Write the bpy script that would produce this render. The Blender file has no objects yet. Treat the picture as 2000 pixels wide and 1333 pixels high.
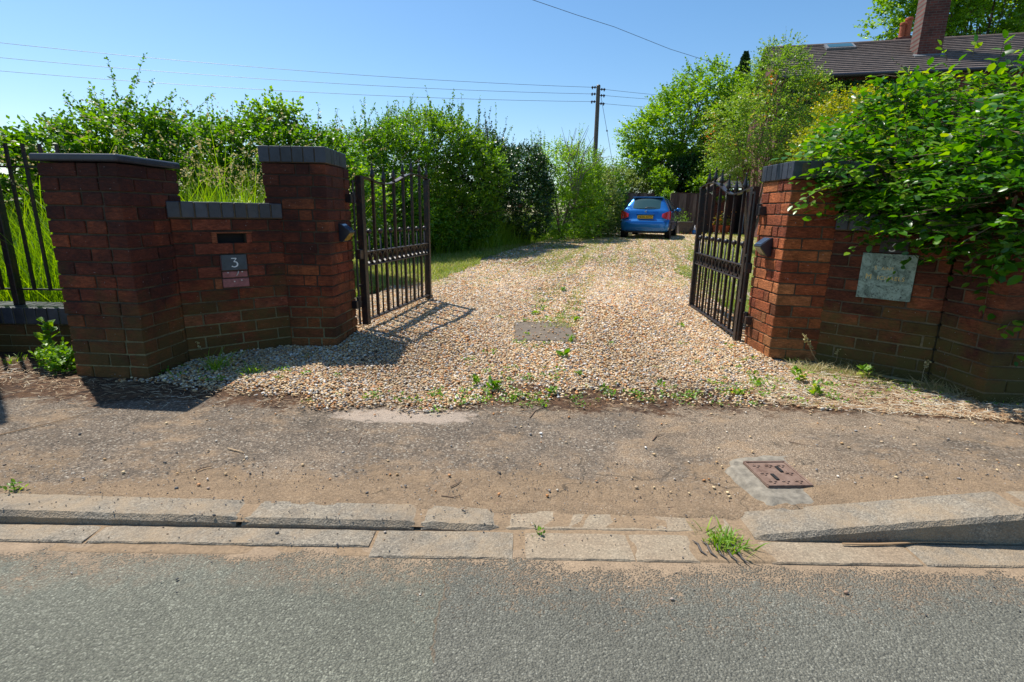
import bpy, math, random
import numpy as np
from math import sin, cos, radians, pi, sqrt, atan2, hypot
from mathutils import Matrix, Vector

S = bpy.context.scene
COL = S.collection

# ------------------------------------------------------------------ camera
PITCH, ROLL, FPX = radians(13.77), 0.0161, 1013.0
Fw = np.array([0, cos(PITCH), -sin(PITCH)])
R0 = np.array([1.0, 0, 0]); U0 = np.array([0, sin(PITCH), cos(PITCH)])
Rt = R0 * cos(ROLL) + U0 * sin(ROLL)
Up = U0 * cos(ROLL) - R0 * sin(ROLL)
cam = bpy.data.cameras.new('camera'); camo = bpy.data.objects.new('camera', cam); COL.objects.link(camo)
cam.sensor_width = 36; cam.lens = FPX / 2000 * 36; cam.clip_start = 0.05; cam.clip_end = 3000
M = Matrix.Identity(4)
for i in range(3):
    M[i][0] = Rt[i]; M[i][1] = Up[i]; M[i][2] = -Fw[i]
camo.matrix_world = M
S.camera = camo

# ------------------------------------------------------------------ light
SUN = Vector((-0.51, 0.485, 1.27)).normalized()
W = bpy.data.worlds.new('World'); S.world = W; W.use_nodes = True
wn = W.node_tree
bg = wn.nodes['Background']
sky = wn.nodes.new('ShaderNodeTexSky'); sky.sky_type = 'NISHITA'; sky.sun_disc = False
sky.sun_elevation = math.asin(SUN.z); sky.sun_rotation = atan2(SUN.x, SUN.y)
sky.air_density = 1.0; sky.dust_density = 0.6; sky.ozone_density = 2.5; sky.altitude = 0
hs_ = wn.nodes.new('ShaderNodeHueSaturation'); hs_.inputs['Saturation'].default_value = 1.22; hs_.inputs['Hue'].default_value = .496
wn.links.new(sky.outputs[0], hs_.inputs['Color']); wn.links.new(hs_.outputs[0], bg.inputs[0]); bg.inputs[1].default_value = 0.105
sl = bpy.data.lights.new('sun', 'SUN'); sl.energy = 4.4; sl.angle = radians(0.55); sl.color = (1, 0.95, 0.87)
slo = bpy.data.objects.new('sun', sl); COL.objects.link(slo)
slo.rotation_euler = SUN.to_track_quat('Z', 'Y').to_euler()
slo.location = (-20, 20, 50)
S.view_settings.view_transform = 'Standard'; S.view_settings.look = 'None'
S.view_settings.exposure = 0.62; S.view_settings.gamma = 1
S.render.engine = 'CYCLES'
S.cycles.max_bounces = 6; S.cycles.diffuse_bounces = 3; S.cycles.transmission_bounces = 3; S.cycles.transparent_max_bounces = 6
S.cycles.use_denoising = True

# ------------------------------------------------------------------ material helpers
class NT:
    def __init__(s, name):
        s.m = bpy.data.materials.new(name); s.m.use_nodes = True
        s.t = s.m.node_tree; s.b = s.t.nodes['Principled BSDF']; s.out = s.t.nodes['Material Output']
    def n(s, ty, **k):
        x = s.t.nodes.new(ty)
        for a, v in k.items():
            if a.startswith('i_'):
                x.inputs[a[2:].replace('_', ' ')].default_value = v
            else: setattr(x, a, v)
        return x
    def l(s, a, b): s.t.links.new(a, b)
    def pos(s, scale=(1, 1, 1), rot=(0, 0, 0), loc=(0, 0, 0), src='pos'):
        g = s.n('ShaderNodeNewGeometry').outputs['Position'] if src == 'pos' else s.n('ShaderNodeTexCoord').outputs['Object' if src == 'obj' else 'UV']
        mp = s.n('ShaderNodeMapping'); mp.inputs['Scale'].default_value = scale
        mp.inputs['Rotation'].default_value = rot; mp.inputs['Location'].default_value = loc
        s.l(g, mp.inputs[0]); return mp.outputs[0]
    def noise(s, v, scale, detail=4, rough=.6, out='Fac', dist=0):
        x = s.n('ShaderNodeTexNoise'); x.inputs['Scale'].default_value = scale; x.inputs['Detail'].default_value = detail
        x.inputs['Roughness'].default_value = rough; x.inputs['Distortion'].default_value = dist
        s.l(v, x.inputs['Vector']); return x.outputs[out]
    def vor(s, v, scale, feature='F1', out='Distance', rnd=1):
        x = s.n('ShaderNodeTexVoronoi', feature=feature); x.inputs['Scale'].default_value = scale
        x.inputs['Randomness'].default_value = rnd
        s.l(v, x.inputs['Vector']); return x.outputs[out]
    def ramp(s, fac, stops, interp='LINEAR'):
        r = s.n('ShaderNodeValToRGB'); r.color_ramp.interpolation = interp
        e = r.color_ramp.elements
        while len(e) < len(stops): e.new(.5)
        for el, (p, c) in zip(e, stops):
            el.position = p
            el.color = (c, c, c, 1) if isinstance(c, (int, float)) else (*c, 1)
        s.l(fac, r.inputs[0]); return r.outputs[0]
    def mix(s, fac, a, b, mode='MIX'):
        x = s.n('ShaderNodeMix', data_type='RGBA', blend_type=mode)
        for sock, v in ((x.inputs[0], fac), (x.inputs[6], a), (x.inputs[7], b)):
            if hasattr(v, 'links'): s.l(v, sock)
            elif isinstance(v, (int, float)): sock.default_value = v if sock == x.inputs[0] else (v, v, v, 1)
            else: sock.default_value = (*v, 1)
        return x.outputs[2]
    def math(s, op, a, b=None, clamp=False):
        x = s.n('ShaderNodeMath', operation=op, use_clamp=clamp)
        for i, v in enumerate((a, b)):
            if v is None: continue
            if hasattr(v, 'links'): s.l(v, x.inputs[i])
            else: x.inputs[i].default_value = v
        return x.outputs[0]
    def sep(s, v):
        x = s.n('ShaderNodeSeparateXYZ'); s.l(v, x.inputs[0]); return x.outputs
    def rnd(s): return s.n('ShaderNodeNewGeometry').outputs['Random Per Island']
    def bump(s, h, strength=.5, dist=.01, prev=None):
        x = s.n('ShaderNodeBump'); x.inputs['Strength'].default_value = strength; x.inputs['Distance'].default_value = dist
        s.l(h, x.inputs['Height'])
        if prev is not None: s.l(prev, x.inputs['Normal'])
        s.l(x.outputs[0], s.b.inputs['Normal']); return x.outputs[0]
    def col(s, c):
        if hasattr(c, 'links'): s.l(c, s.b.inputs['Base Color'])
        else: s.b.inputs['Base Color'].default_value = (*c, 1)
    def set(s, **k):
        for a, v in k.items(): s.b.inputs[a.replace('_', ' ')].default_value = v

def simple(name, c, rough=.6, metal=0, spec=.5, var=0.0, vs=20, bump=0, **k):
    t = NT(name)
    if var:
        n = t.noise(t.pos(), vs, 5, .65)
        f = t.ramp(n, [(.3, 1 - var), (.7, 1 + var)])
        t.col(t.mix(1, c, f, 'MULTIPLY'))
        if bump: t.bump(n, bump, .005)
    else: t.col(c)
    t.set(Roughness=rough, Metallic=metal, **k); t.b.inputs['Specular IOR Level'].default_value = spec
    return t.m

MT = {}
def leaf_mat(name, stops, rough=.42, trans=.35, spec=.5):
    t = NT(name); r = t.rnd()
    big = t.noise(t.pos(), .9, 2, .5)
    f = t.math('ADD', t.math('MULTIPLY', r, .75), t.math('MULTIPLY', t.math('SUBTRACT', big, .38), .9), True)
    c = t.ramp(f, [(a_, tuple(min(.6, q_ * 1.22) for q_ in b_)) for a_, b_ in stops]); t.col(c); t.set(Roughness=rough); t.b.inputs['Specular IOR Level'].default_value = spec
    tr = t.n('ShaderNodeBsdfTranslucent')
    hc = t.n('ShaderNodeHueSaturation'); hc.inputs['Saturation'].default_value = 1.15; hc.inputs['Value'].default_value = 1.5; hc.inputs['Hue'].default_value = .485
    t.l(c, hc.inputs['Color']); t.l(hc.outputs[0], tr.inputs[0])
    trans = min(.52, trans * 1.2)
    mx = t.n('ShaderNodeMixShader'); mx.inputs[0].default_value = trans
    t.l(t.b.outputs[0], mx.inputs[1]); t.l(tr.outputs[0], mx.inputs[2]); t.l(mx.outputs[0], t.out.inputs[0])
    MT[name] = t.m; return t.m
leaf_mat('bramble_leaf', [(0, (.030, .09, .008)), (.5, (.075, .185, .014)), (.85, (.14, .28, .022)), (1, (.26, .36, .04))], trans=.42)
leaf_mat('hawthorn_leaf', [(0, (.032, .095, .009)), (.55, (.085, .195, .015)), (1, (.19, .31, .03))], trans=.4)
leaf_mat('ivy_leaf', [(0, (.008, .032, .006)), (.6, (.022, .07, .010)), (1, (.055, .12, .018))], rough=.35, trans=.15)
leaf_mat('light_leaf', [(0, (.06, .15, .012)), (.5, (.13, .26, .022)), (1, (.23, .37, .04))], trans=.42)
leaf_mat('birch_leaf', [(0, (.055, .13, .018)), (.5, (.13, .23, .035)), (.85, (.21, .30, .05)), (.95, (.32, .25, .07)), (1, (.45, .16, .05))], trans=.42)
leaf_mat('yellow_leaf', [(0, (.10, .16, .012)), (.6, (.21, .26, .022)), (1, (.42, .33, .03))], trans=.42)
leaf_mat('beech_leaf', [(0, (.010, .055, .005)), (.5, (.038, .14, .008)), (.82, (.11, .25, .014)), (1, (.27, .36, .03))], rough=.33, trans=.38, spec=.55)
leaf_mat('tan_leaf', [(0, (.055, .10, .02)), (.5, (.12, .19, .04)), (1, (.26, .28, .09))])
leaf_mat('conifer_leaf', [(0, (.012, .035, .014)), (1, (.04, .08, .025))], trans=.05)
leaf_mat('grass_blade', [(0, (.07, .16, .010)), (.6, (.16, .30, .02)), (.88, (.27, .38, .035)), (1, (.45, .38, .13))], rough=.5, trans=.4)
leaf_mat('dry_grass', [(0, (.10, .15, .03)), (.35, (.22, .21, .07)), (1, (.50, .40, .22))], rough=.6, trans=.25)
leaf_mat('lawn_grass', [(0, (.10, .17, .02)), (.45, (.20, .27, .045)), (.75, (.32, .32, .09)), (1, (.52, .44, .2))], rough=.6, trans=.3)
leaf_mat('seed_head', [(0, (.20, .19, .07)), (.6, (.36, .32, .14)), (1, (.5, .42, .24))], rough=.8, trans=.25)
leaf_mat('weed_leaf', [(0, (.05, .13, .010)), (.5, (.11, .24, .018)), (.85, (.2, .33, .03)), (1, (.36, .34, .08))], rough=.45, trans=.35)
leaf_mat('straw', [(0, (.07, .035, .018)), (.35, (.24, .13, .06)), (.55, (.36, .24, .13)), (.8, (.52, .41, .27)), (1, (.66, .58, .46))], rough=.8, trans=.05)
MT['bark'] = simple('bark', (.10, .075, .055), .9, var=.4, vs=30, bump=.6)
MT['twig'] = simple('twig_bark', (.17, .11, .07), .85, var=.35, vs=60)
MT['iron'] = simple('painted_iron', (.014, .013, .015), .38, metal=.0, spec=.6, var=.5, vs=45, bump=.15)
t = NT('weathered_iron')
n = t.noise(t.pos(), 38, 6, .7); n2 = t.noise(t.pos(), 9, 3)
f = t.ramp(t.math('MULTIPLY', n, t.math('ADD', n2, .45)), [(.46, 0), (.62, 1)])
t.col(t.mix(f, (.014, .013, .015), (.060, .028, .018))); t.set(Roughness=.42); t.bump(n, .25, .002); MT['iron'] = t.m

# bricks ------------------------------------------------------------
def brick_mat(name, dark_top=0.0, algae=.5, topz=.25, lo=(.075, .022, .014), mid=(.16, .042, .022), hi=(.30, .085, .035), soot=.6, lum=1.0, top=(.30, .10, .045)):
    t = NT(name); p = t.pos(); r = t.rnd()
    c = t.ramp(r, [(0, lo), (.4, mid), (.75, hi), (.93, top), (1, tuple(x * .8 for x in lo))])
    fine = t.noise(t.pos(scale=(1, 1, 3.2)), 34, 8, .8)
    c = t.mix(1, c, t.ramp(fine, [(.30, .35), (.5, 1.0), (.70, 1.8)]), 'MULTIPLY')
    c = t.mix(1, c, t.ramp(t.noise(t.pos(scale=(1, 1, 1.6)), 9, 6, .7), [(.3, .6), (.7, 1.4)]), 'MULTIPLY')
    big = t.noise(p, 3.2, 4, .6)
    z = t.sep(p)[2]
    up = t.math('MULTIPLY', t.math('ADD', z, 1.0 - 0.0), 1 / (topz + 1.0), True)
    sootf = t.math('MULTIPLY', t.ramp(t.math('ADD', big, t.math('MULTIPLY', up, dark_top)), [(.45, 0), (.85, 1)]), soot, True)
    c = t.mix(sootf, c, (.018, .013, .013))
    alg = t.math('MULTIPLY', t.ramp(t.math('SUBTRACT', t.math('ADD', t.noise(p, 4.5, 5, .65), .32), t.math('MULTIPLY', up, .95)), [(.42, 0), (.72, 1)]), algae, True)
    c = t.mix(alg, c, (.10, .082, .022))
    spk = t.math('GREATER_THAN', t.noise(p, 75, 2, .5), .745)
    c = t.mix(t.math('MULTIPLY', spk, .55), c, (.42, .42, .40))
    if lum != 1: c = t.mix(1, c, lum, 'MULTIPLY')
    t.col(c); t.set(Roughness=.85); t.b.inputs['Specular IOR Level'].default_value = .25
    wv = t.noise(t.pos(scale=(1, 1, 2.6)), 26, 6, .72, dist=1.2)
    t.bump(wv, 1.0, .012); MT[name] = t.m
def mortar_mat(name, c1, c2, low=.8):
    t = NT(name); p = t.pos()
    n = t.noise(p, 60, 5, .7); b = t.noise(p, 3, 3)
    c = t.mix(t.ramp(b, [(.35, 0), (.65, 1)]), c1, c2)
    lw = t.ramp(t.math('ADD', t.math('MULTIPLY', t.sep(p)[2], -1.0), t.math('MULTIPLY', t.math('SUBTRACT', b, .5), .8)), [(.52, 0), (.86, low)])
    c = t.mix(lw, c, (.27, .24, .12))
    t.col(t.mix(1, c, t.ramp(n, [(.3, .65), (.7, 1.25)]), 'MULTIPLY')); t.set(Roughness=.95); t.bump(n, .8, .004); MT[name] = t.m
brick_mat('brick_left', dark_top=.42, algae=.7, soot=.72, lo=(.13, .030, .015), mid=(.19, .043, .019), hi=(.25, .058, .023), top=(.36, .085, .03))
brick_mat('brick_pier', dark_top=.34, algae=.35, soot=.76, lo=(.15, .036, .017), mid=(.24, .055, .022), hi=(.33, .082, .028), top=(.42, .12, .04))
brick_mat('brick_right_pier', dark_top=.05, algae=.25, soot=.5, lo=(.17, .042, .018), mid=(.27, .068, .026), hi=(.38, .11, .035), top=(.42, .16, .06))
brick_mat('brick_right', dark_top=.10, algae=.95, soot=.62, lo=(.075, .026, .014), mid=(.11, .034, .017), hi=(.19, .056, .024), top=(.25, .075, .03))
brick_mat('brick_salmon', dark_top=0, algae=.35, soot=.45, lo=(.17, .045, .022), mid=(.20, .052, .028), hi=(.25, .07, .035))
mortar_mat('mortar_left', (.04, .026, .018), (.085, .06, .035), .85)
mortar_mat('mortar_right', (.075, .055, .035), (.13, .10, .055), .35)
t = NT('blue_brick'); p = t.pos(); r = t.rnd()
c = t.ramp(r, [(0, (.022, .024, .032)), (.6, (.034, .038, .052)), (1, (.05, .055, .072))])
n = t.noise(p, 22, 6, .7); c = t.mix(1, c, t.ramp(n, [(.25, .55), (.75, 1.5)]), 'MULTIPLY')
sp = t.ramp(t.noise(p, 6, 4), [(.58, 0), (.75, .35)]); c = t.mix(sp, c, (.15, .13, .10))
t.col(c); t.set(Roughness=.42); t.bump(n, .25, .004); MT['blue_brick'] = t.m

# ground materials --------------------------------------------------
def asphalt(t, p, base, agg_scale, lo, hi):
    cellc = t.vor(p, agg_scale, out='Color'); s0 = t.sep(cellc)[0]
    d = t.vor(p, agg_scale)
    a = t.ramp(s0, [(0, lo), (.55, base), (.86, tuple(x * 1.35 for x in base)), (1, hi)])
    a = t.mix(t.ramp(d, [(.35, 0), (.75, .62)]), a, tuple(x * .42 for x in base))
    return a, d
t = NT('road_asphalt'); p = t.pos()
a, d = asphalt(t, p, (.156, .152, .118), 190, (.098, .096, .075), (.36, .35, .28))
d2 = t.vor(p, 290)
a = t.mix(.4, a, t.mix(1, (1.0, .97, .80), t.ramp(t.sep(t.vor(p, 360, out='Color'))[1], [(0, .07), (.8, .145), (1, .34)]), 'MULTIPLY'))
a = t.mix(1, a, t.ramp(t.noise(p, .9, 5, .6), [(.3, .78), (.7, 1.18)]), 'MULTIPLY')
y = t.sep(p)[1]; x = t.sep(p)[0]
m1 = t.noise(t.pos(scale=(.8, 1, 1)), 4.2, 8, .68); m3 = t.noise(p, 42, 4, .6)
edge = t.math('MULTIPLY', t.math('SUBTRACT', y, t.math('SUBTRACT', 1.325, t.math('MULTIPLY', t.math('ADD', x, 0.5, True), .045))), 3.6)
sandf = t.math('ADD', t.math('ADD', edge, t.math('MULTIPLY', t.math('SUBTRACT', m1, .5), 2.3)), t.math('MULTIPLY', t.math('SUBTRACT', m3, .5), 1.3))
sandf = t.math('ADD', sandf, t.math('MULTIPLY', t.math('SUBTRACT', d, .42), t.math('ADD', .5, t.math('MULTIPLY', t.math('GREATER_THAN', x, -.25), .9))))
sf = t.ramp(sandf, [(.0, 0), (.12, .35), (.5, .92)])
sand = t.mix(1, t.mix(t.ramp(t.noise(p, 7, 6, .7), [(.35, 0), (.65, 1)]), (.23, .165, .105), (.32, .23, .145)), t.ramp(t.noise(p, 130, 4, .7), [(.3, .72), (.7, 1.2)]), 'MULTIPLY')
seam = t.math('GREATER_THAN', t.math('ADD', t.math('ADD', x, .175), t.math('MULTIPLY', t.math('SUBTRACT', t.noise(p, 7, 4), .5), .10)), 0)
a = t.mix(seam, t.mix(1, a, (1.04, 1.08, 1.04), 'MULTIPLY'), t.mix(1, a, (.94, .95, .95), 'MULTIPLY'))
# sparse dust between the stones further out
du = t.math('MULTIPLY', t.ramp(t.math('ADD', t.math('MULTIPLY', edge, .55), t.math('ADD', m1, t.math('MULTIPLY', m3, .5))), [(.50, 0), (.85, 1)]), t.ramp(d, [(.25, 0), (.5, .6)]))
a = t.mix(du, a, (.28, .20, .13))
# crack
cx = t.math('ADD', x, t.math('MULTIPLY', t.math('SUBTRACT', t.noise(p, 7, 4), .5), .10))
ck = t.math('LESS_THAN', t.math('ABSOLUTE', t.math('ADD', cx, .175)), t.math('MULTIPLY', t.ramp(y, [(.0, 0), (.95, .0003), (1, .0028)]), 1.0))
ck = t.math('MULTIPLY', ck, t.math('GREATER_THAN', y, .98))
a = t.mix(t.math('MULTIPLY', ck, .7), a, (.13, .095, .06))
ew = t.math('ADD', .012, t.math('MULTIPLY', t.math('ADD', t.math('MULTIPLY', x, .8), .3, True), .05))
sol = t.math('SUBTRACT', y, t.math('SUBTRACT', 1.352, t.math('ADD', ew, t.math('MULTIPLY', t.math('SUBTRACT', t.noise(t.pos(scale=(.7, 1, 1), loc=(2, 0, 0)), 5, 9, .74), .5), .34))))
sol = t.ramp(t.math('ADD', t.math('MULTIPLY', sol, 14), t.math('MULTIPLY', t.math('SUBTRACT', d, .45), .9)), [(.0, 0), (.4, 1)])
sf = t.math('MAXIMUM', sf, sol)
t.col(t.mix(sf, a, sand)); t.set(Roughness=.82); t.b.inputs['Specular IOR Level'].default_value = .35
hh = t.math('MULTIPLY', t.math('SUBTRACT', 1, d), t.math('SUBTRACT', 1, t.math('MULTIPLY', sf, .8)))
b1 = t.bump(hh, .75, .006); b2 = t.bump(t.math('MULTIPLY', sf, -1), .3, .004, b1); t.bump(t.noise(p, 55, 6, .75), .5, .006, b2)
MT['road'] = t.m

t = NT('pavement_asphalt'); p = t.pos(); xyz = t.sep(p); x, y = xyz[0], xyz[1]
a, d = asphalt(t, p, (.30, .225, .155), 210, (.15, .115, .08), (.52, .44, .33))
a2, d2 = asphalt(t, p, (.22, .172, .125), 130, (.11, .09, .07), (.46, .41, .33))
big = t.noise(t.pos(scale=(.7, 1, 1)), 1.7, 8, .62)
a = t.mix(t.ramp(big, [(.47, 0), (.53, 1)]), a, a2)
a = t.mix(1, a, t.ramp(t.noise(p, 2.6, 8, .7), [(.28, .70), (.72, 1.25)]), 'MULTIPLY')
a = t.mix(t.math('MULTIPLY', t.ramp(t.noise(t.pos(scale=(.7, 1, 1), loc=(5, 2, 0)), 6.5, 8, .75), [(.50, 0), (.66, 1)]), .55), a, (.40, .27, .155))
fine = t.noise(p, 48, 6, .7)
# sand collecting toward the kerb
m1 = t.noise(t.pos(loc=(3, 1, 0)), 3.4, 8, .7)
mid = t.math('SUBTRACT', 1, t.math('MULTIPLY', t.math('ABSOLUTE', t.math('SUBTRACT', x, .15)), .38), True)
sf0 = t.math('ADD', t.math('MULTIPLY', t.math('SUBTRACT', t.math('ADD', 1.80, t.math('MULTIPLY', mid, .16)), y), 2.8), t.math('ADD', t.math('MULTIPLY', t.math('SUBTRACT', m1, .5), 2.6), t.math('MULTIPLY', t.math('SUBTRACT', fine, .5), 1.2)))
sf = t.ramp(sf0, [(.0, 0), (.3, 1)])
sand = t.mix(1, (.32, .22, .130), t.ramp(t.noise(p, 120, 4, .75), [(.3, .62), (.7, 1.25)]), 'MULTIPLY')
sand = t.mix(1, sand, t.ramp(t.noise(p, 17, 7, .75), [(.3, .72), (.7, 1.2)]), 'MULTIPLY')
a = t.mix(t.math('MULTIPLY', sf, .75), a, sand)
# pale concrete patch by the gravel edge
px = t.math('ADD', t.math('POWER', t.math('MULTIPLY', t.math('ADD', x, .50), 2.6), 2), t.math('POWER', t.math('MULTIPLY', t.math('SUBTRACT', y, 2.38), 9.5), 2))
pf = t.ramp(t.math('ADD', px, t.math('MULTIPLY', t.math('SUBTRACT', t.noise(p, 9, 6, .7), .5), 2.4)), [(.6, 1), (.95, 0)])
a = t.mix(t.math('MULTIPLY', pf, .75), a, (.46, .37, .29))
# brown humus and moss toward the walls and gravel
hy = t.math('SUBTRACT', y, t.math('ADD', 2.42, t.math('MULTIPLY', t.math('GREATER_THAN', x, 2.0), -.10)))
hf = t.ramp(t.math('ADD', t.math('MULTIPLY', hy, 4.5), t.math('ADD', t.math('MULTIPLY', t.math('SUBTRACT', t.noise(p, 6, 8, .75), .5), 2.6), t.math('MULTIPLY', t.math('SUBTRACT', fine, .5), .8))), [(.15, 0), (.5, 1)])
hum = t.mix(t.ramp(t.noise(p, 14, 6, .7), [(.35, 0), (.7, 1)]), (.036, .021, .013), (.15, .078, .038))
a = t.mix(hf, a, hum)
pd = t.n('ShaderNodeVectorMath', operation='ADD'); nz_ = t.n('ShaderNodeTexNoise'); nz_.inputs['Scale'].default_value = 5; nz_.inputs['Detail'].default_value = 5; t.l(p, nz_.inputs['Vector']); vs_ = t.n('ShaderNodeVectorMath', operation='SCALE'); vs_.inputs['Scale'].default_value = .35; t.l(nz_.outputs['Color'], vs_.inputs[0]); t.l(p, pd.inputs[0]); t.l(vs_.outputs[0], pd.inputs[1])
ce = t.vor(pd.outputs[0], 1.9, feature='DISTANCE_TO_EDGE')
ckm = t.math('MULTIPLY', t.ramp(ce, [(.0, 1), (.012, 0)]), t.ramp(t.noise(t.pos(loc=(7, 3, 0)), 2.2, 3), [(.48, 0), (.56, .75)]))
a = t.mix(ckm, a, (.055, .045, .032))
t.col(a); t.set(Roughness=.9); t.b.inputs['Specular IOR Level'].default_value = .25
b1 = t.bump(t.math('SUBTRACT', 1, d), .6, .005)
b2 = t.bump(t.noise(p, 24, 8, .78), .75, .012, b1); b3 = t.bump(t.math('MULTIPLY', t.ramp(big, [(.47, 0), (.53, 1)]), -1), .6, .006, b2)
t.bump(fine, .5, .006, b3); MT['pavement'] = t.m

t = NT('gravel_bed'); p = t.pos(); cc = t.vor(p, 46, out='Color'); d = t.vor(p, 46)
a = t.ramp(t.sep(cc)[0], [(0, (.16, .12, .08)), (.25, (.33, .21, .11)), (.5, (.46, .34, .2)), (.75, (.52, .43, .32)), (.9, (.3, .29, .28)), (1, (.62, .58, .5))])
a = t.mix(t.ramp(d, [(.3, 0), (.8, .85)]), a, (.10, .07, .045))
y = t.sep(p)[1]
g = t.ramp(t.math('ADD', t.noise(t.pos(scale=(1, .35, 1)), 1.3, 6, .7), t.math('MULTIPLY', t.math('SUBTRACT', y, 9), .006)), [(.52, 0), (.62, .7)])
a = t.mix(t.math('MULTIPLY', g, t.math('GREATER_THAN', y, 5)), a, (.16, .17, .06))
t.col(a); t.set(Roughness=.85); t.bump(t.math('SUBTRACT', 1, d), 1, .012); MT['gravel_bed'] = t.m

t = NT('pebble'); r = t.rnd()
c = t.ramp(r, [(0, (.46, .27, .11)), (.14, (.60, .41, .21)), (.3, (.46, .19, .05)), (.4, (.66, .49, .27)), (.55, (.46, .33, .20)), (.66, (.29, .27, .25)), (.74, (.66, .58, .46)), (.84, (.55, .25, .09)), (.9, (.20, .18, .165)), (.96, (.74, .7, .64)), (1, (.30, .2, .13))], 'CONSTANT')
n = t.noise(t.pos(), 120, 4, .65)
c = t.mix(1, c, t.ramp(n, [(.3, .8), (.7, 1.28)]), 'MULTIPLY')
dn = t.noise(t.pos(scale=(1.3, .45, 1)), 1.5, 6, .65)
c = t.mix(t.ramp(dn, [(.42, 0), (.66, .42)]), c, (.30, .22, .14))
t.col(c); t.set(Roughness=.72); MT['pebble'] = t.m
t = NT('stone_chip'); r = t.rnd()
t.col(t.ramp(r, [(0, (.05, .05, .05)), (.45, (.11, .11, .11)), (.62, (.2, .17, .14)), (.8, (.34, .2, .12)), (.92, (.42, .36, .3)), (1, (.6, .55, .48))])); t.set(Roughness=.8); MT['chip'] = t.m

t = NT('kerb_concrete'); p = t.pos(); n = t.noise(p, 5, 8, .7); d = t.vor(p, 190); r = t.rnd()
a = t.mix(t.ramp(n, [(.3, 0), (.7, 1)]), (.17, .145, .11), (.28, .24, .18))
a = t.mix(1, a, t.ramp(t.sep(t.vor(p, 210, out='Color'))[0], [(0, .62), (.8, 1.08), (1, 1.4)]), 'MULTIPLY')
a = t.mix(t.ramp(t.noise(p, 3.4, 8, .75), [(.46, 0), (.62, .75)]), a, (.30, .22, .135))
a = t.mix(t.ramp(t.noise(p, 8, 8, .75), [(.55, 0), (.7, .5)]), a, (.10, .09, .075))
t.col(a); t.set(Roughness=.88); b1 = t.bump(t.math('SUBTRACT', 1, d), .55, .004); t.bump(t.noise(p, 35, 7, .75), .6, .008, b1); MT['kerb'] = t.m
t = NT('sanded_concrete'); p = t.pos()
a = t.mix(t.ramp(t.noise(p, 4, 8, .7), [(.35, 0), (.65, 1)]), (.27, .20, .13), (.30, .245, .17))
a = t.mix(1, a, t.ramp(t.sep(t.vor(p, 230, out='Color'))[0], [(0, .7), (.9, 1.1), (1, 1.35)]), 'MULTIPLY')
t.col(a); t.set(Roughness=.9); t.bump(t.noise(p, 60, 7, .75), .6, .006); MT['sandy'] = t.m
t = NT('soil_sand'); p = t.pos()
t.col(t.mix(1, (.275, .19, .112), t.ramp(t.noise(p, 90, 6, .75), [(.3, .6), (.7, 1.25)]), 'MULTIPLY')); t.set(Roughness=.95); t.bump(t.noise(p, 40, 8, .75), .8, .01); MT['sand'] = t.m
t = NT('meadow_ground'); p = t.pos()
t.col(t.mix(t.ramp(t.noise(p, 2.2, 7, .7), [(.35, 0), (.7, 1)]), (.035, .055, .016), (.11, .13, .04))); t.set(Roughness=.95); t.bump(t.noise(p, 9, 8, .75), .8, .06); MT['ground'] = t.m
MT['surround'] = simple('cement_haunch', (.20, .175, .135), .9, var=.42, vs=30, bump=.8)
MT['slab'] = simple('slab_concrete', (.135, .105, .075), .9, var=.25, vs=12, bump=.4)
t = NT('rusty_iron'); p = t.pos(); n = t.noise(p, 30, 6, .7)
t.col(t.mix(t.ramp(n, [(.35, 0), (.65, 1)]), (.13, .075, .052), (.235, .155, .115))); t.set(Roughness=.75, Metallic=.15); t.bump(n, .4, .003); MT['rust'] = t.m
MT['dark_hole'] = simple('dark_recess', (.008, .007, .007), .9)
MT['slate'] = simple('slate', (.045, .062, .075), .55, var=.3, vs=18, bump=.15)
MT['white_paint'] = simple('white_lettering', (.72, .74, .74), .5)
t = NT('green_marble'); p = t.pos(); n = t.noise(p, 16, 8, .75, dist=.8)
a = t.mix(t.ramp(n, [(.38, 0), (.56, 1)]), (.06, .11, .085), (.26, .36, .30))
a = t.mix(t.ramp(t.noise(p, 60, 4, .7), [(.54, 0), (.62, .8)]), a, (.03, .05, .04))
t.col(a); t.set(Roughness=.35); MT['marble'] = t.m
MT['gold'] = simple('faded_gold', (.66, .47, .14), .5, var=.3, vs=90)
MT['pink_paint'] = simple('faded_pink_paint', (.28, .10, .095), .65, var=.35, vs=40)
MT['screw'] = simple('screw_head', (.55, .54, .5), .4)
MT['lamp_black'] = simple('lamp_plastic', (.014, .018, .028), .35)
MT['solar'] = simple('solar_cell', (.055, .085, .14), .12, spec=.9)
MT['lens_amber'] = simple('amber_lens', (.42, .28, .05), .15)
MT['lens_clear'] = simple('olive_lens', (.20, .19, .08), .15)
MT['concrete_joint'] = MT['mortar_left']

# ------------------------------------------------------------------ mesh helpers
def link(name, me, mats, parent=None, smooth=False):
    o = bpy.data.objects.new(name, me); COL.objects.link(o)
    if not isinstance(mats, (list, tuple)): mats = [mats]
    if me is not None:
        for m in mats: me.materials.append(m)
        if smooth: me.polygons.foreach_set('use_smooth', [True] * len(me.polygons))
    if parent is not None: o.parent = parent
    return o
def mesh_np(name, V, F, k=None):
    """V (n,3), F (m,k) uniform polygons"""
    me = bpy.data.meshes.new(name); V = np.asarray(V, np.float32); F = np.asarray(F, np.int32)
    me.vertices.add(len(V)); me.vertices.foreach_set('co', V.ravel())
    m, k = F.shape
    me.loops.add(m * k); me.loops.foreach_set('vertex_index', F.ravel())
    me.polygons.add(m); me.polygons.foreach_set('loop_start', np.arange(0, m * k, k, dtype=np.int32))
    me.polygons.foreach_set('loop_total', np.full(m, k, np.int32))
    me.update(calc_edges=True); return me
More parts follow.
